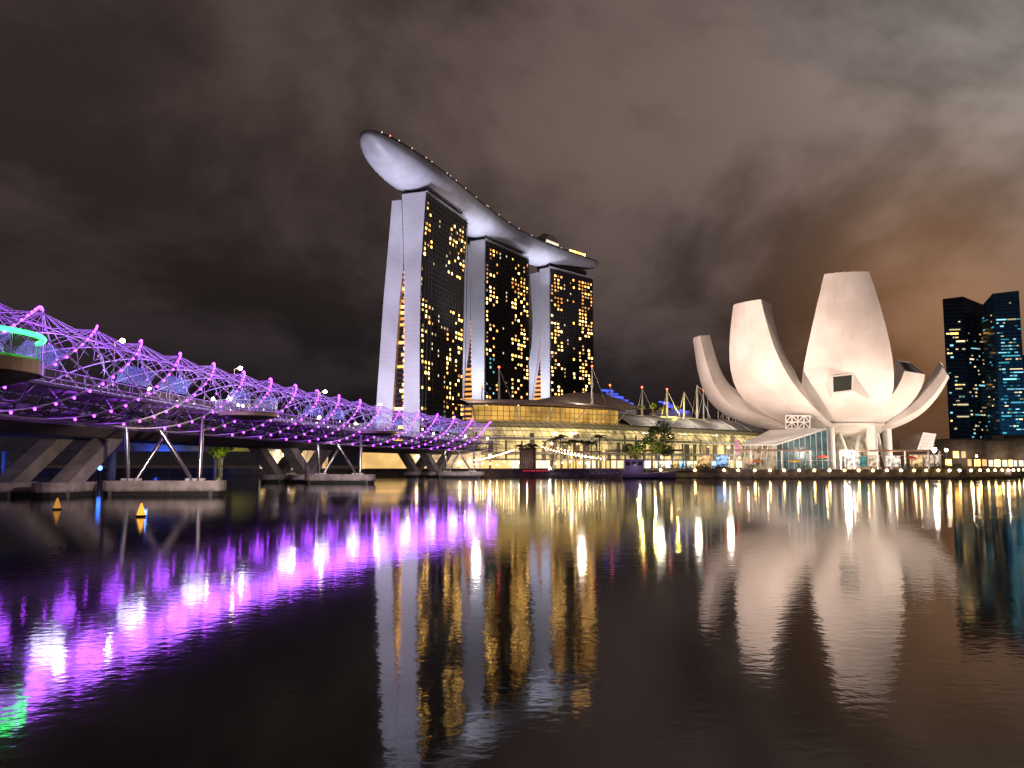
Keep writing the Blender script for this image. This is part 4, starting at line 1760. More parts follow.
for s in range(48, 260, 18):
    c, t, sd = hx(s)
    lamp_point('deck_lamp_glow', Vector((c.x, c.y, 13.9)), 700, (0.66, 0.60, 1.0), 1.6, helix)


# viewing pods hung out over the water
def pod(s, off, rad, first):
    c, t, sd = hx(s)
    ctr = c + sd * off
    ring = []
    for k in range(40):
        q_ = 2 * math.pi * k / 40
        p = ctr + t * rad * 1.05 * math.cos(q_) + sd * rad * math.sin(q_)
        ring.append(p)

    def rg(k_, z):
        return [Vector((ctr.x + (p.x - ctr.x) * k_, ctr.y + (p.y - ctr.y) * k_, z)) for p in ring]
    mb = MB()
    rows_ = [rg(0.10, DK - 2.2), rg(0.55, DK - 1.95), rg(0.85, DK - 1.4), rg(0.93, DK - 1.1)] if first else [rg(0.10, DK - 1.1), rg(0.6, DK - 1.0), rg(0.95, DK - 0.6)]
    mb.grid(rows_, 0, True, closed=True)
    mb.poly(list(reversed(rows_[0])))
    o = mb.build('pod_keel', dark_metal, helix)
    mb = MB()
    mb.grid([rg(0.97, DK - (1.15 if first else 0.6)), rg(1.0, DK - (1.1 if first else 0.55)), rg(1.0, DK - 0.2), rg(0.97, DK), rg(0.05, DK + 0.01)], 0, False, closed=True)
    mb.build('pod_deck', principled('pod_fascia', (0.42, 0.31, 0.25), 0.4, noise=0.15, nscale=0.4), o)
    mb = MB()
    mb.grid([rg(0.98, DK + 0.1), rg(0.985, DK + 1.55)], 0, True, closed=True)
    mb.build('pod_glass', glassy('pod_glass', (0.45, 0.5, 0.6), 0.72, 0.1), o)
    mb = MB()
    rim = rg(0.985, DK + 1.6)
    mb.tube((rim[4:24]) if first else rim, 0.17 if first else 0.05, 6, closed=not first)
    mb.build('pod_rim_light', led_green if first else lamp_rail, o)
    mb = MB()
    for k in range(0, 40, 4):
        p = rg(0.985, 0)[k]
        mb.tube([Vector((p.x, p.y, DK)), Vector((p.x, p.y, DK + 1.6))], 0.05, 4)
    mb.build('pod_rail_posts', steel, o)
    for k in range(0, 40, 8):
        p = rg(0.93, 0)[k]
    lamp_point('pod_lamp', (ctr.x, ctr.y, DK + 1.6), 160, (0.2, 1.0, 0.4) if first else (1.0, 0.85, 0.7), 0.3, helix)
    lamp_point('pod_fascia_lamp', ctr + sd * (rad + 3) + Vector((0, 0, DK - 2.2)), 120, (1.0, 0.72, 0.5), 0.4, helix)


lamp_rail = glow('lamp_rail', (0.9, 0.7, 1.0), 0.5)


def s_of_y(y):
    return min(range(len(hs)), key=lambda i: abs(hp[i].y - y))


for y, first in ((58, True), (122, False), (189, False)):
    pod(hs[s_of_y(y)], 7.0 if first else 6.8, 5.6 if first else 4.4, first)


# steel leg piers on concrete caps
def rounded_cap(c, ax, ay, hx_, hy_, z0, z1, parent, name='pier_cap'):
    mb = MB()
    pts = []
    r_ = min(hx_, hy_)
    for sx__, a0 in ((1, -90), (-1, 90)):
        for k in range(9):
            q_ = R(a0 + 180 * k / 8)
            p = c + ax * (sx__ * (hx_ - r_) + r_ * math.cos(q_)) + ay * r_ * math.sin(q_)
            pts.append((p.x, p.y))
    mb.prism(pts, z0 + 0.6, z1)
    n_ = int(hx_ * 2 / 1.6)
    for k in range(n_):
        cc = c + ax * (-hx_ + r_ * 0.6 + (2 * hx_ - 1.2 * r_) * (k + 0.5) / n_)
        mb.obox((cc.x, cc.y), ax, ay, 0.45, hy_ * 0.94, -0.6, z0 + 0.62)
    o = mb.build(name, cap_concrete, parent)
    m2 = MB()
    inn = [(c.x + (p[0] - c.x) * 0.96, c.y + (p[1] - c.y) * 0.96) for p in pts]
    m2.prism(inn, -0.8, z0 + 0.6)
    m2.build('cap_shadow_gap', rubber_gap_shade, o)  # near-black inset core, painting the shade between the cap blocks
    return o


for y in (110, 183, 268):
    i = s_of_y(y)
    c, t, sd = hx(hs[i])
    ax = (sd + t * 0.10).normalized()
    ay = Vector((-ax.y, ax.x, 0))
    rounded_cap(Vector((c.x, c.y, 0)) + sd * 0.3, ax, ay, 7.9, 1.7, 0.0, 1.95, helix)
    L0 = Vector((c.x, c.y, 1.95)) - ax * 4.0
    R0 = Vector((c.x, c.y, 1.95)) + ax * 4.2
    zt = 9.2
    for b0, tops in ((L0, ((-4.6, -1.5, 10.6), (-0.5, 2.5, 8.9))), (R0, ((0.2, -2.5, 8.9), (4.4, 1.5, 10.6)))):
        for k, (o, al, z) in enumerate(tops):
            e = Vector((c.x, c.y, z)) + sd * o + t * al
            st = b0 + ax * (0.5 if k else -0.4)
            mb = MB()
            mb.tube([st, st.lerp(e, 0.12), st.lerp(e, 0.5), st.lerp(e, 0.88), e], [0.16, 0.26, 0.32, 0.26, 0.16], 8)
            mb.build('pier_leg', steel, helix)
    for b0 in (L0, R0):
        for dx in (-0.9, 0, 0.9):
            p = b0 + ax * dx
            mb = MB()
            mb.obox((p.x, p.y), ax, ay, 0.28, 0.5, 1.95, 2.25)
            mb.build('leg_bearing', steel_painted, helix)
for y_ in (183, 268):
    c, t, sd = hx(hs[s_of_y(y_)])
    lamp_spot('pier_fill_spot', c - t * 16 + sd * 9 + Vector((0, 0, 7.5)), c + Vector((0, 0, 2)), 11000, (0.95, 0.78, 0.72), 80, 0.9, 0.5)  # added spots beside the bridge, brightening the pier caps
lamp_spot('pier_fill_spot', (-34, 92, 8), (-45, 110, 2), 16000, (0.95, 0.75, 0.62), 90, 0.9, 0.5)  # same added fill for the nearest cap, hung over the water

# ================================================================ ROAD BRIDGE BEHIND
road = thing('road_bridge', 'dark concrete road bridge on leaning vee piers behind the purple helix', 'bridge', (-62, 140, 0))


def rp(s, off, z):
    c, t, sd = hx(s)
    return Vector((c.x, c.y, z)) - sd * off


rws = []
for i in range(101):
    s = HL * i / 100
    rws.append([rp(s, o, z) for o, z in ((6.2, 9.5), (6.2, 8.7), (8.2, 8.2), (10, 7.7), (20, 7.7), (24, 8.7), (24, 9.5), (6.2, 9.5))])
mb = MB()
mb.grid(rws, 0, False)
mb.build('girder', principled('girder_concrete', (0.20, 0.16, 0.175), 0.8, noise=0.25, nscale=0.3), road)
mb = MB()
mb.grid([[rp(HL * i / 100, o, 9.55) for o in (23.8, 6.6)] for i in range(101)], 0, False)
mb.build('carriageway', asphalt, road)
mb = MB()
for off in (6.3, 23.9):
    mb.grid([[rp(HL * i / 100, off - .1, 9.5), rp(HL * i / 100, off - .1, 10.5), rp(HL * i / 100, off + .15, 10.5), rp(HL * i / 100, off + .15, 9.5)] for i in range(101)], 0, False)
mb.build('barrier', concrete, road)
for y0 in (108, 192, 276, 50):
    s0_ = hs[s_of_y(y0)]
    for off in (11.6, 19.0):
        for sg in ((1,) if y0 == 108 else (-1, 1)):
            mb = MB()
            b0 = rp(s0_ + sg * 0.6, off, 1.8)
            e0 = rp(s0_ + sg * 10.0, off, 7.75)
            c, t, sd = hx(s0_)
            hw = sd * 1.25
            hl = t * 2.0
            vs = [b0 - hl - hw, b0 + hl - hw, b0 + hl + hw, b0 - hl + hw, e0 - hl - hw, e0 + hl - hw, e0 + hl + hw, e0 - hl + hw]
            mb.add(vs, [(0, 3, 2, 1), (4, 5, 6, 7), (0, 1, 5, 4), (1, 2, 6, 5), (2, 3, 7, 6), (3, 0, 4, 7)])
            mb.build('vee_pier_arm', concrete, road)
        c, t, sd = hx(s0_)
        cc = rp(s0_, off, 0)
        rounded_cap(cc, t, sd, 5.2, 2.4, 0.0, 1.8, road)
# blue lamps under the road bridge
for (x, y, z, pw) in ((-74, 112, 5.6, 900), (-70, 160, 5.0, 500)):
    lamp_point('underbridge_lamp', (x, y, z), pw, (0.05, 0.15, 1.0), 0.3, road)
p = at(100, 468, 150)
o = thing('marker_lamp', 'small blue marker lamp on a dark post low over the water under the road bridge', 'lamp', (p.x, p.y, 0))
mb = MB()
mb.ball(p, 0.42, 8, 6)
mb.build('lens', lamp_blue, o)
mb = MB()
mb.tube([p, Vector((p.x, p.y, -0.5))], 0.15, 5)
mb.build('post', dark_metal, o)
lamp_point('underbridge_lamp', (-58, 215, 5.5), 700, (1, 0.7, 0.3), 0.3, road)
lamp_spot('pier_wash', (-40, 60, 5), (-57, 108, 4), 4500, (0.85, 0.58, 0.70), 60, 0.9, 2)

# street lamps on the road bridge
lamp0 = None
for y, zt, lab in ((125, 22.8, 'warm street lamp on the road bridge, nearest one above the purple peaks'), (166, 23.4, 'warm street lamp on the road bridge, high between two mid purple peaks'),
                   (207, 22.4, 'warm street lamp on the road bridge, third from the near end'), (240, 21.5, 'warm street lamp on the road bridge, farthest one before the hotel towers'), (146, 15.5, 'short warm lamp glowing low among the helix bridge railings')):
    s = hs[s_of_y(y)]
    off = 15.6 if zt > 17 else 8.0
    b0 = rp(s, off, 9.55)
    st = thing('street_lamp', lab, 'street lamp', b0, 'street lamps on the road bridge')
    mb = MB()
    mb.tube([b0, Vector((b0.x, b0.y, zt))], [0.14, 0.08], 6)
    mb.tube([Vector((b0.x, b0.y, zt)), Vector((b0.x + 1.2, b0.y, zt + 0.3))], 0.07, 5)
    mb.build('pole', steel_painted, st)
    mb = MB()
    mb.ball((b0.x + 1.3, b0.y - 0.3, zt + 0.15), 0.30 + 0.0010 * y, 8, 6, 0, 0.8)
    mb.build('lamp_head', lamp_street, st)

# ================================================================ FAR HIGHWAY BRIDGE AND LIT SHORE UNDER THE BRIDGES
hw_ = thing('highway_viaduct', 'far pale highway viaduct crossing low behind the road bridge piers', 'bridge', (-150, 330, 0))
mb = MB()
a, b_ = Vector((-420, 330, 0)), Vector((-88, 300, 0))
mb.add([(a.x, a.y, 9), (b_.x, b_.y, 9), (b_.x, b_.y, 12.5), (a.x, a.y, 12.5), (a.x, a.y + 16, 9), (b_.x, b_.y + 16, 9), (b_.x, b_.y + 16, 12.5), (a.x, a.y + 16, 12.5)],
       [(0, 1, 2, 3), (1, 5, 6, 2), (5, 4, 7, 6), (4, 0, 3, 7), (3, 2, 6, 7), (0, 4, 5, 1)])
mb.build('girder', concrete, hw_)
for k in range(8):
    p = a.lerp(b_, (k + 0.5) / 8)
    mb = MB()
    mb.tube([(p.x, p.y + 7, -1), (p.x, p.y + 7, 9)], 1.6, 10)
    mb.build('column', concrete, hw_)
lamp_point('viaduct_lamp', (-128, 300, 6), 5000, (0.03, 0.12, 1.0), 0.5, hw_)
lamp_point('viaduct_lamp', (-200, 310, 6), 5000, (0.03, 0.12, 1.0), 0.5, hw_)

# lit colonnade building under the bridge
cb = thing('colonnade_building', 'warm lit colonnade hall seen under the road bridge between two vee piers', 'building', at(290, 470, 318))
Yc = 318.0
a, b_ = at(262, 449, Yc), at(322, 470, Yc)
mb = MB()
mb.box(a.x, b_.x, Yc, Yc + 10, GZ, a.z)
mb.build('hall', glow('colonnade_glow', (1.0, 0.62, 0.24), 0.75, 0.5, 0.25, base=(0.5, 0.35, 0.2)), cb)
for k in range(9):
    x = a.x + (b_.x - a.x) * k / 8
    mb = MB()
    mb.box(x - 0.35, x + 0.35, Yc - 1.6, Yc - 0.9, GZ, a.z)
    mb.build('column', white_paint, cb)
mb = MB()
mb.box(a.x - 1, b_.x + 1, Yc - 2, Yc + 11, a.z + 0.01, a.z + 1.2)
mb.build('roof', roof_brown, cb)
mb = MB()
mb.ball(at(286, 459, Yc - 3), 0.8, 8, 6)
mb.build('wall_lamp', lamp_white, cb)

gw = thing('golden_pavilion', 'broad golden lit wall under a low curved dark roof behind the footbridge', 'pavilion', at(388, 470, 306))
Yg = 306.0
a, b_ = at(362, 451, Yg), at(412, 470, Yg)
mb = MB()
mb.box(a.x, b_.x, Yg, Yg + 8, GZ, a.z)
mb.build('lit_wall', glow('golden_wall', (1.0, 0.60, 0.20), 0.95, 0.25, 0.15, base=(0.5, 0.35, 0.2)), gw)  # the light on this wall is its own emission
mb = MB()
rws = []
for k in range(9):
    x = a.x - 3 + (b_.x - a.x + 6) * k / 8
    z = a.z + 1.6 * math.sin(math.pi * k / 8)
    rws.append([Vector((x, Yg - 3, z)), Vector((x, Yg - 3, z + 0.6)), Vector((x, Yg + 9, z + 2.0)), Vector((x, Yg + 9, z + 1.2))])
mb.grid(rws, 0, False)
mb.build('curved_roof', roof_brown, gw)

rt = thing('boardwalk_restaurant', 'white framed glazed restaurant glowing on the quay under the footbridge end', 'restaurant', at(455, 470, 302))
Yr = 302.0
a, b_ = at(414, 451, Yr), at(480, 470, Yr)
mb = MB()
mb.box(a.x, b_.x, Yr, Yr + 8, GZ, a.z)
mb.build('lit_hall', glow('restaurant_glow', (1.0, 0.74, 0.42), 0.6, 0.7, 0.4, base=(0.5, 0.4, 0.3)), rt)
for k in range(14):
    x = a.x + (b_.x - a.x) * k / 13
    mb = MB()
    mb.box(x - 0.14, x + 0.14, Yr - 0.6, Yr - 0.3, GZ, a.z)
    mb.build('post', white_paint, rt)
mb = MB()
mb.box(a.x - .5, b_.x + .5, Yr - 1.0, Yr + 8.5, a.z + .01, a.z + 0.5)
mb.build('roof', roof_grey, rt)
for x, y in ((417, 457), (428, 462), (444, 458), (460, 463), (470, 461)):
    mb = MB()
    mb.ball(at(x, y, Yr - 1.2), 0.42, 6, 5)
    mb.build('hanging_lamp', lamp_warm, rt)

# ================================================================ PROMENADE FURNITURE
# lamps along the quay edge
QP = [Vector((*p, 0)) for p in QUAY]


def quay_at_px(px):
    r_ = (px - 512) / FPX / 1.0
    best = None
    for a, b_ in zip(QP, QP[1:]):
        # solve X = r Y on the segment (pitch effect on Y ratio is negligible near the horizon)
        den = (b_.x - a.x) - r_ * (b_.y - a.y)
        if abs(den) < 1e-6:
            continue
        k = (r_ * a.y - a.x) / den
        if 0 <= k <= 1:
            p = a.lerp(b_, k)
            if best is None or p.y < best[0].y:
                d = (b_ - a).normalized()
                best = (p, Vector((d.y, -d.x, 0)))
    return best


ql = None
for px in (661, 695, 724, 738, 753, 768, 782, 797, 812, 827, 842, 856, 870, 884, 898, 911, 923, 935, 946, 956, 966, 975, 983, 990, 997, 1003, 1008, 1013, 1018):
    p, nrm = quay_at_px(px)
    c = p + nrm * 0.75 + Vector((0, 0, 2.45))
    if ql is None:
        ql = thing('quay_lamp', 'round amber lamp fixed along the quay edge below the promenade', 'lamp', c, 'amber lamps along the quay edge')
        mb = MB()
        mb.ball(c, 0.34, 8, 6)
        mb.build('globe', lamp_quay, ql)
        mb = MB()
        mb.tube([c + Vector((0, 0.1, -0.5)), c + Vector((0, 0.05, -0.22))], 0.14, 6)
        mb.build('bracket', dark_metal, ql)
    else:
        copy_thing(ql, c)
for px in (476, 483, 490, 497, 504, 511, 519, 528, 541, 556, 563, 571, 580, 587):
    p, nrm = quay_at_px(px)
    c = p + Vector((0, 2.5, GZ + 1.4 + rnd.uniform(0, 1.2)))
    if px == 476:
        sl = thing('terrace_lamp', 'small warm lamp over the terrace tables near the footbridge end', 'lamp', c, 'terrace lamps by the footbridge end')
        mb = MB()
        mb.ball(c, 0.26, 7, 5)
        mb.build('bulb', lamp_warm, sl)
        mb = MB()
        mb.tube([Vector((c.x, c.y, GZ)), c], 0.05, 5)
        mb.build('stem', dark_metal, sl)
    else:
        copy_thing(sl, c)


# pergola runs
def pergola(xs, y_top, dY, label):
    pts = []
    for px in xs:
        p, nrm = quay_at_px(px)
        pts.append(p - nrm * dY)
    o = thing('pergola', label, 'pergola', (pts[0].x, pts[0].y, GZ), 'pergolas along the promenade')
    zt = at(xs[len(xs) // 2], y_top, pts[len(xs) // 2].y).z
    for p in pts:
        mb = MB()
        mb.tube([(p.x, p.y, GZ), (p.x, p.y, zt)], 0.28, 6)
        mb.build('post', white_paint, o)
    mb = MB()
    for a, b_ in zip(pts, pts[1:]):
        mb.tube([(a.x, a.y, zt), (b_.x, b_.y, zt)], 0.24, 4)
        d = (b_ - a)
        nb = Vector((-d.y, d.x, 0)).normalized()
        for k in range(5):
            p = a.lerp(b_, k / 5)
            mb.tube([(p.x - nb.x, p.y - nb.y, zt + 0.3), (p.x + nb.x * 3, p.y + nb.y * 3, zt + 0.3)], 0.09, 4)
    mb.build('beam', timber, o)
    return o


pergola([541, 556, 572, 588], 452, 9, 'short timber topped pergola behind the palms and kiosk')
pergola([594, 605, 619, 632, 646, 660, 671], 451, 8, 'timber topped pergola behind the moored boat')
pergola([726, 755, 786, 815], 450.5, 6, 'timber topped pergola on white posts before the entrance pavilion')
pergola([846, 860, 884, 898, 912, 936, 958], 451, 6, 'timber topped pergola on white posts before the short petals')
for px in (740, 770, 800, 830, 872, 900, 925, 955):
    p, nrm = quay_at_px(px)
    lamp_point('pergola_lamp', (p.x - nrm.x * 5, p.y - nrm.y * 5, 6.5), 160, (1, 0.72, 0.4), 0.2)

# hedges
def leaf_cloud(mb, c, rx, ry, rz, n, size, mi=0, rr=None):
    rr = rr or rnd
    for _ in range(n):
        while True:
            v = Vector((rr.uniform(-1, 1), rr.uniform(-1, 1), rr.uniform(-1, 1)))
            if 0.25 < v.length < 1:
                break
        p = Vector(c) + Vector((v.x * rx, v.y * ry, v.z * rz))
        a = Vector((rr.uniform(-1, 1), rr.uniform(-1, 1), rr.uniform(-1, 1))).normalized() * size * rr.uniform(.6, 1.3)
        b_ = a.cross(Vector((rr.uniform(-1, 1), rr.uniform(-1, 1), rr.uniform(-1, 1)))).normalized() * size * rr.uniform(.3, .7)
        mb.add([p - a, p + b_, p + a, p - b_], [(0, 1, 2, 3)], mi)


for x0, x1, lab in ((651, 722, 'long clipped dark hedge between the moored boat and the white pergola'), (738, 760, 'low clipped hedge at the foot of the pavilion zigzag struts'),
                    (800, 824, 'clipped hedge in front of the pavilion blue green glass'), (905, 925, 'clipped hedge below the tilted glass prism'), (936, 975, 'bushy green hedge before the amber windowed low block')):
    pa, na = quay_at_px(x0)
    pb, nb = quay_at_px(x1)
    pa = pa - na * 4.5
    pb = pb - nb * 4.5
    o = thing('hedge', lab, 'hedge', (pa.x, pa.y, GZ), 'hedges along the promenade')
    mb = MB()
    L = (pb - pa).length
    for k in range(int(L / 0.7)):
        p = pa.lerp(pb, (k + .5) / int(L / 0.7))
        leaf_cloud(mb, (p.x, p.y, GZ + 0.95), 0.7, 0.8, 0.95 + 0.2 * math.sin(k * 1.7), 26, 0.26, rnd.choice([0, 0, 1]))
    mb.build('foliage', [leaf_dark, leaf_mid], o)


# palms
def palm(px, ytop, Y, label, nf=15, fl=3.0):
    base = at(px, 469, Y)
    base.z = GZ
    top = at(px, ytop, Y)
    o = thing('palm_tree', label, 'palm', base, 'palms on the promenade')
    mb = MB()
    h = top.z - 1.0 - GZ
    lean = Vector((rnd.uniform(-.5, .5), rnd.uniform(-.3, .3), 0))
    pts = [base + lean * (k / 5) ** 2 + Vector((0, 0, h * k / 5)) for k in range(6)]
    mb.tube(pts, [0.26, 0.2, 0.17, 0.16, 0.16, 0.18], 7)
    mb.build('trunk', bark, o)
    mb = MB()
    c = pts[-1]
    for k in range(nf):
        az = 2 * math.pi * k / nf + rnd.uniform(-.3, .3)
        el = rnd.uniform(0.25, 1.15)
        l = fl * rnd.uniform(.75, 1.15)
        rib = []
        for m in range(7):
            t = m / 6
            rr_ = l * t * math.cos(el * (1 - 0.5 * t))
            z = l * (math.sin(el) * t - 0.75 * t * t)
            rib.append(c + Vector((math.cos(az) * rr_, math.sin(az) * rr_, z)))
        mb.tube(rib, 0.035, 3)
        side = Vector((-math.sin(az), math.cos(az), 0))
        for m in range(1, 7):
            for f in (0, .33, .66):
                p = rib[m - 1].lerp(rib[m], f)
                ll = 0.9 * (1 - 0.6 * abs((m - 2.5) / 4)) * fl / 3
                for sg in (-1, 1):
                    tip = p + side * sg * ll + (rib[m] - rib[m - 1]).normalized() * ll * 0.5 - Vector((0, 0, ll * 0.45))
                    wv = (rib[m] - rib[m - 1]).normalized() * 0.09
                    mb.add([p - wv, p + wv, tip], [(0, 1, 2)])
    mb.build('crown', leaf_dark, o)
    return o


PL = [(520, 444, 282, 'squat palm beside the timber kiosk, nearest the footbridge'), (533, 443, 283, 'squat palm just behind the timber kiosk'), (553, 437, 284, 'tall palm at the start of the lamp string row'),
      (561, 434, 280, 'tallest palm of the row before the barrel glass'), (568, 440, 284, 'palm third in the row before the barrel glass'), (576, 439, 282, 'palm in the middle of the row before the barrel glass'),
      (584, 440, 284, 'palm fifth in the row before the barrel glass'), (591, 440, 282, 'palm last in the row, beside the lone wind blown palm'), (600, 434, 270, 'lone wind blown palm at the end of the row near the boat')]
for px, yt, Y, lab in PL:
    palm(px, yt, Y, lab, fl=3.4)


# broad trees
def tree(px, ybase, ytop, Y, w, label, clumps, mats, n=260, size=0.5, group=None, baselift=None):
    base = at(px, ybase, Y)
    if baselift is None:
        base.z = GZ
    H = at(px, ytop, Y).z - base.z
    o = thing('tree', label, 'tree', base, group)
    mb = MB()
    fork = base + Vector((rnd.uniform(-.3, .3), 0, H * 0.38))
    mb.tube([base, base.lerp(fork, .5) + Vector((.1, 0, 0)), fork], [H * .035, H * .026, H * .022], 7)
    cs = []
    for dx, dz, r_ in clumps:
        c = base + Vector((dx * w, rnd.uniform(-.3, .3) * w, dz * H))
        cs.append((c, r_ * w))
        mb.tube([fork, fork.lerp(c, .5) + Vector((0, 0, .3)), c], [H * .018, H * .012, H * .005], 5)
    mb.build('trunk', bark, o)
    mb = MB()
    for i, (c, r_) in enumerate(cs):
        leaf_cloud(mb, c, r_, r_, r_ * .75, n, size, i % 2)
    mb.build('crown', mats, o)
    return o


tree(652, 469, 424, 262, 6.0, 'broad dark tree rising before the barrel glass beside the boat', [(0.55, .92, .5), (0.85, .70, .45), (-.1, .66, .4), (.3, .48, .45), (.8, .42, .4), (0.1, .85, .3)], [leaf_dark, leaf_mid], 420, .40)
tree(637, 469, 441, 262, 5.0, 'low yellow lit tree left of the broad dark tree', [(-.5, .75, .45), (.2, .85, .4), (-.1, .55, .5)], [leaf_mid, leaf_dark], 320, .38)
tree(160 + 58, 470, 444, 300, 5.0, 'yellow green lit tree glimpsed through the road bridge piers', [(-.4, .75, .5), (.4, .8, .5), (0, .95, .45), (0, .6, .5)], [leaf_mid, leaf_mid], 420, .4)
for px, yt, lab in ((640.5, 405, 'gold lit roof tree nearest the larger blue roof'), (653, 404, 'gold lit roof tree second from the larger blue roof'), (663, 408, 'smallest gold lit roof tree between the masts'), (676, 406, 'gold lit roof tree beside the smaller blue roof')):
    tree(px, 416, yt, 420, 2.4, lab, [(-.3, .75, .6), (.4, .8, .6), (0, .95, .5)], [leaf_mid, leaf_mid], 90, .45, 'gold lit trees on the mall roof', 1)
    p = at(px, 413, 414)
    lamp_point('tree_uplight', p, 3000, (1.0, 0.75, 0.15), 0.2)
lamp_point('tree_uplight', at(655, 450, 255), 1500, (1.0, 0.8, 0.3), 0.2)
lamp_point('tree_uplight', at(638, 450, 255), 2600, (1.0, 0.8, 0.2), 0.2)
lamp_point('tree_uplight', at(219, 458, 294), 2500, (0.9, 0.9, 0.1), 0.3)


# lamp strings
def festoon(p0, p1, sag, n, label):
    o = thing('lamp_string', label, 'lamp string', p0)
    pts = [p0.lerp(p1, k / 24) - Vector((0, 0, sag * 4 * (k / 24) * (1 - k / 24))) for k in range(25)]
    mb = MB()
    mb.tube(pts, 0.03, 4)
    mb.build('cable', dark_metal, o)
    for k in range(n):
        f = (k + .5) / n
        p = p0.lerp(p1, f) - Vector((0, 0, sag * 4 * f * (1 - f) + .15))
        mb = MB()
        mb.ball(p, 0.19, 6, 4)
        mb.build('bulb', lamp_warm, o)
    for e in (p0, p1):
        mb = MB()
        mb.tube([Vector((e.x, e.y, GZ)), e], 0.06, 5)
        mb.build('post', steel_painted, o)


festoon(at(474, 460, 286), at(515, 449, 288), 0.4, 16, 'string of warm bulbs rising from the footbridge end to the kiosk')
festoon(at(541, 446, 284), at(592, 457, 280), 0.6, 18, 'string of warm bulbs falling through the palm row')
festoon(at(556, 447, 286), at(606, 459, 276), 0.5, 14, 'shorter string of warm bulbs behind the palm row')

# timber kiosk
ko = thing('kiosk', 'square timber clad kiosk at the quay edge under the squat palms', 'kiosk', at(527, 467, 284))
a, b_ = at(519.5, 449.5, 284), at(536, 467, 284)
mb = MB()
mb.box(a.x, b_.x, 284, 289, GZ, a.z)
mb.build('body', timber, ko)
for k in range(8):
    x = a.x + (b_.x - a.x) * (k + .5) / 8
    mb = MB()
    mb.box(x - .07, x + .07, 283.8, 284.02, GZ, a.z)
    mb.build('batten', dark_metal, ko)
mb = MB()
mb.box(a.x - .3, b_.x + .3, 283.6, 289.4, a.z + .01, a.z + .35)
mb.build('roof', dark_metal, ko)

# row of red lamps and a green white lamp on the quay face
o = None
for k in range(10):
    px = 524.5 + 2.8 * k
    p, nrm = quay_at_px(px)
    c = p + nrm * 1.0 + Vector((0, 0, at(px, 470.8, p.y).z))
    c.z = at(px, 470.8, p.y).z
    if o is None:
        o = thing('marker_light', 'tiny red marker light in a row low on the quay face below the kiosk', 'lamp', c, 'red marker lights on the quay face')
        mb = MB()
        mb.ball(c, .22, 6, 4)
        mb.build('lens', glow('lens_red', (1, .04, .12), 1.2), o)
        mb = MB()
        mb.tube([c + Vector((0, .5, 0)), c + Vector((0, .1, 0))], .1, 5)
        mb.build('bracket', dark_metal, o)
    else:
        copy_thing(o, c)
p, nrm = quay_at_px(551)
c = p + nrm * 1.0
c.z = 2.9
o = thing('navigation_lamp', 'greenish white lamp alone on the quay edge past the red marker lights', 'lamp', c)
mb = MB()
mb.ball(c, .45, 8, 6)
mb.build('lens', glow('lens_green', (.6, 1, .85), 30), o)
mb = MB()
mb.tube([Vector((c.x, c.y, 2.0)), c], .12, 6)
mb.build('post', dark_metal, o)

# gangway truss and moored boat
ga, gb_ = at(590, 474, 258), at(627, 474, 250)
gg = thing('gangway', 'pale violet lattice gangway leading to the moored boat', 'gangway', ga)
mb = MB()
h = 1.5
for z in (0, h):
    mb.tube([ga + Vector((0, 0, z)), gb_ + Vector((0, 0, z))], .12, 4)
for k in range(13):
    p = ga.lerp(gb_, k / 12)
    mb.tube([p, p + Vector((0, 0, h))], .08, 4)
    if k < 12:
        p2 = ga.lerp(gb_, (k + 1) / 12)
        mb.tube([p + Vector((0, 0, 0 if k % 2 else h)), p2 + Vector((0, 0, h if k % 2 else 0))], .08, 4)
mb.build('truss', principled('violet_steel', (0.42, 0.36, 0.5), .5), gg)
mb = MB()
dd = (gb_ - ga).normalized()
mb.obox(((ga + gb_) / 2), dd, Vector((-dd.y, dd.x, 0)), (gb_ - ga).length / 2, .8, ga.z - .25, ga.z - .1)
mb.build('walkway', dark_metal, gg)

bo = thing('moored_boat', 'dark flat decked passenger boat with a box cabin moored at the quay', 'boat', at(648, 477, 246))
Yb = 246.0
x0, x1 = at(622, 470, Yb).x, at(676, 470, Yb).x
mb = MB()
rws = []
for k in range(13):
    f = k / 12
    x = x0 + (x1 - x0) * f
    wd = 2.1 * min(1, (1 - f) * 3.2 + 0.12) * min(1, f * 6 + .7)
    sheer = 1.5 + 0.9 * f ** 3
    rws.append([Vector((x, Yb - wd, sheer)), Vector((x, Yb - wd * .9, .5)), Vector((x, Yb, -.4)), Vector((x, Yb + wd * .9, .5)), Vector((x, Yb + wd, sheer))])
mb.grid(rws, 0, True)
mb.poly([r_[0] for r_ in rws] + [r_[4] for r_ in reversed(rws)])
mb.poly(rws[0])
mb.build('hull', hull_paint, bo)
c0, c1 = at(624, 460, Yb).x, at(642, 460, Yb).x
mb = MB()
zt = at(632, 460, Yb).z
mb.box(c0, c1, Yb - 1.7, Yb + 1.7, 1.5, zt)
mb.build('cabin', hull_paint, bo)
mb = MB()
mb.box(c0 - .4, c1 + .8, Yb - 2, Yb + 2, zt + .01, zt + .25)
mb.build('cabin_roof', principled('boat_roof', (0.3, 0.26, 0.34), .5), bo)
for k in range(3):
    mb = MB()
    w = (c1 - c0) / 3
    mb.box(c0 + w * k + .25, c0 + w * (k + 1) - .25, Yb - 1.78, Yb - 1.7, zt - 1.6, zt - .5)
    mb.build('cabin_window', MAT['museum_glass'], bo)
mb = MB()
for k in range(10):
    x = c1 + (x1 - .8 - c1) * k / 9
    mb.tube([(x, Yb - 1.7, 1.5), (x, Yb - 1.7, 2.6)], .04, 4)
mb.tube([(c1, Yb - 1.7, 2.6), (x1 - .8, Yb - 1.7, 2.6)], .04, 4)
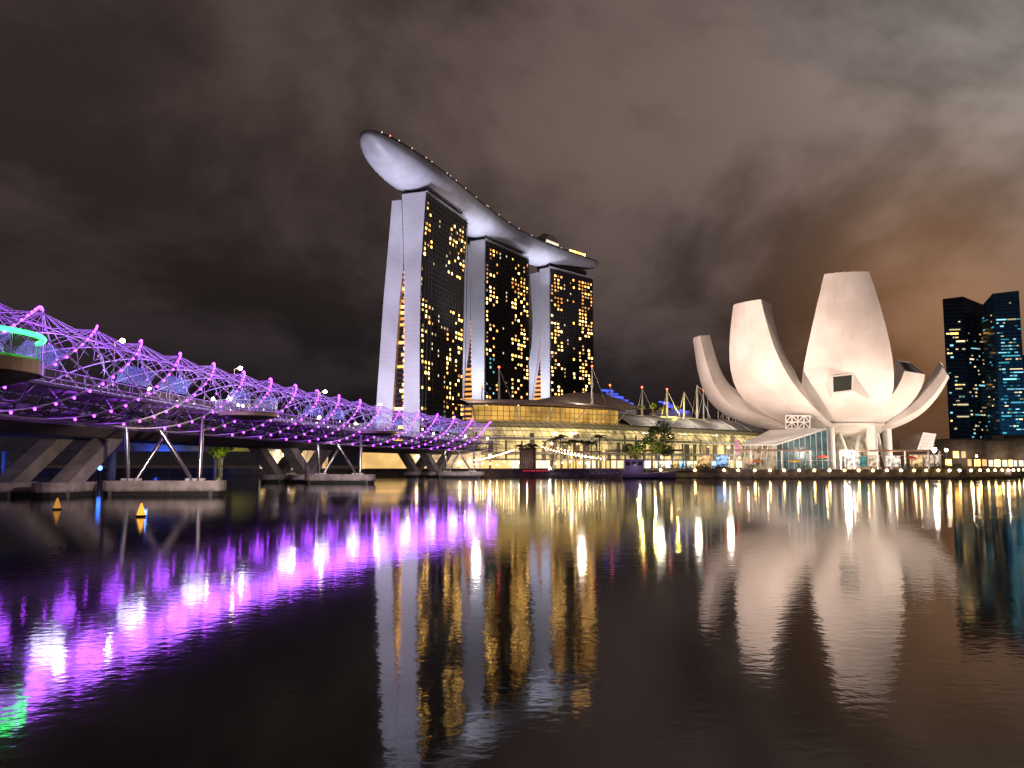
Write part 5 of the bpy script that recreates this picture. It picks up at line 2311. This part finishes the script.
mb.build('deck_rail', steel_painted, bo)

# flood lamps on the promenade
for px, py, dY, r_, lab in ((850, 453.5, 4, .85, 'dazzling white floodlight on the promenade below the tallest petal'), (948, 450, 10, .7, 'bright white floodlight beside the tilted glass prism'),
                            (990, 450, 14, .5, 'pinkish white lamp near the pale single storey building'), (1021, 456, 14, .35, 'small white lamp at the far end of the quay')):
    p, nrm = quay_at_px(px)
    c = p - nrm * dY
    c.z = at(px, py, c.y).z
    o = thing('floodlight', lab, 'lamp', (c.x, c.y, GZ), 'floodlights on the promenade')
    mb = MB()
    mb.ball(c, r_, 10, 8)
    mb.build('lamp_head', lamp_white if r_ > .6 else lamp_street, o)
    mb = MB()
    mb.tube([(c.x, c.y + r_ * .3, GZ), (c.x, c.y + r_ * .3, c.z)], .12, 6)
    mb.build('pole', dark_metal, o)

# promenade umbrellas and awnings in red and orange
for px, py, col, lab in ((745, 459.5, (0.75, 0.22, 0.04), 'orange awning before the pavilion zigzag struts'), (800, 459.5, (0.55, 0.35, 0.05), 'yellow green awning before the pavilion glass'), (829, 455, (0.55, 0.06, 0.03), 'red parasol at the corner of the pavilion glass'),
                         (893, 449, (0.7, 0.12, 0.05), 'red orange parasol under the short petals'), (920, 456, (0.55, 0.04, 0.04), 'red parasol below the tilted glass prism')):
    p, nrm = quay_at_px(px)
    c = p - nrm * 7.5
    zt = at(px, py, c.y).z
    o = thing('parasol', lab, 'parasol', (c.x, c.y, GZ), 'parasols on the promenade')
    mb = MB()
    rim = [Vector((c.x + 2.6 * math.cos(q_ * math.pi / 4), c.y + 2.0 * math.sin(q_ * math.pi / 4), zt - .8)) for q_ in range(9)]
    mb.grid([rim, [Vector((c.x, c.y, zt + .1))] * 9], 0, False)
    mb.build('canopy', principled('parasol_cloth', col, .8), o)
    mb = MB()
    mb.tube([(c.x, c.y, GZ), (c.x, c.y, zt)], .06, 5)
    mb.build('pole', steel_painted, o)
    lamp_point('parasol_lamp', (c.x, c.y - 2.2, zt - 1.6), 60, (1, .8, .55), .15, o)

# lit stalls and display panels under the petals
STM = {'shop_white': glow('stall_white', (1.0, 0.86, 0.74), 0.8, 0.8, 0.9), 'stall_teal': glow('stall_teal', (0.10, 0.42, 0.42), 0.45, 0.7, 0.8), 'window_pale': glow('stall_pale', (1.0, 0.76, 0.55), 0.6, 0.8, 0.9),
       'window_warm': glow('stall_warm', (1.0, 0.62, 0.3), 0.8, 0.8, 0.9), 'window_gold': glow('stall_gold', (1.0, 0.6, 0.25), 0.7, 0.8, 0.9), 'shop_blue': glow('stall_blue', (0.4, 0.62, 1.0), 0.9, 0.8, 0.9)}
for px, py, wd, mat, lab in ((862, 456, 4.5, 'shop_white', 'white lit stall just past the dazzling floodlight'), (871, 457, 3.5, 'stall_teal', 'teal lit display stall between the two pergola posts under the petals'),
                             (885, 456, 3.2, 'window_pale', 'pale lit stall before the red orange parasol'), (905, 456, 4.2, 'shop_white', 'white lit stall before the foot of the tilted glass prism'),
                             (929, 455, 3.6, 'window_warm', 'warm lit stall between the prism and the bright floodlight'), (962, 455, 7, 'window_pale', 'long pale lit stall before the amber windowed block'),
                             (690, 455, 5, 'window_gold', 'golden lit stall behind the long clipped hedge'), (708, 455, 4, 'shop_blue', 'bluish lit stall behind the long clipped hedge')):
    p, nrm = quay_at_px(px)
    c = p - nrm * 10
    zt = at(px, py, c.y).z
    o = thing('stall', lab, 'stall', (c.x, c.y, GZ), 'lit stalls on the promenade')
    tx = Vector((-nrm.y, nrm.x, 0))
    mb = MB()
    mb.obox((c.x, c.y), tx, nrm, wd / 2, 0.15, GZ + 0.9, zt)
    mb.build('lit_panel', STM[mat], o)
    mb = MB()
    mb.obox((c.x + nrm.x, c.y + nrm.y), tx, nrm, wd / 2, 0.4, GZ, GZ + 0.95)
    mb.build('counter', timber, o)
    mb = MB()
    mb.obox((c.x + nrm.x * .6, c.y + nrm.y * .6), tx, nrm, wd / 2 + .3, 1.1, zt + 0.02, zt + 0.2)
    mb.build('roof', roof_grey, o)
lamp_point('kiosk_fill_light', at(527, 462, 279), 260, (1, .75, .5), .2)  # unseen point light added to lighten the kiosk front
lamp_point('boat_fill_light', at(640, 466, 239), 260, (.8, .6, 1), .2)  # unseen violet point light added to lift the dark boat

# harbour buoys with a lit yellow face
for px, py, lab in ((57, 509, 'small amber lit buoy floating nearest the frame edge before the vee piers'), (141, 516, 'yellow lit conical buoy floating before the steel pier cap')):
    Y = CAMZ * FPX / (py - 465)
    c = at(px, py, Y)
    o = thing('buoy', lab, 'buoy', (c.x, c.y, 0), 'amber buoys on the water')
    mb = MB()
    mb.tube([(c.x, c.y, -.2), (c.x, c.y, .14)], .38, 12)
    mb.build('float', rubber_gap_shade, o)
    mb = MB()
    mb.tube([(c.x, c.y, .14), (c.x, c.y, .6), (c.x, c.y, 1.05)], [.32, .2, .06], 10)
    mb.build('lamp_cone', glow('buoy_lamp', (1, .45, .05), 1.5 if px > 100 else .55), o)
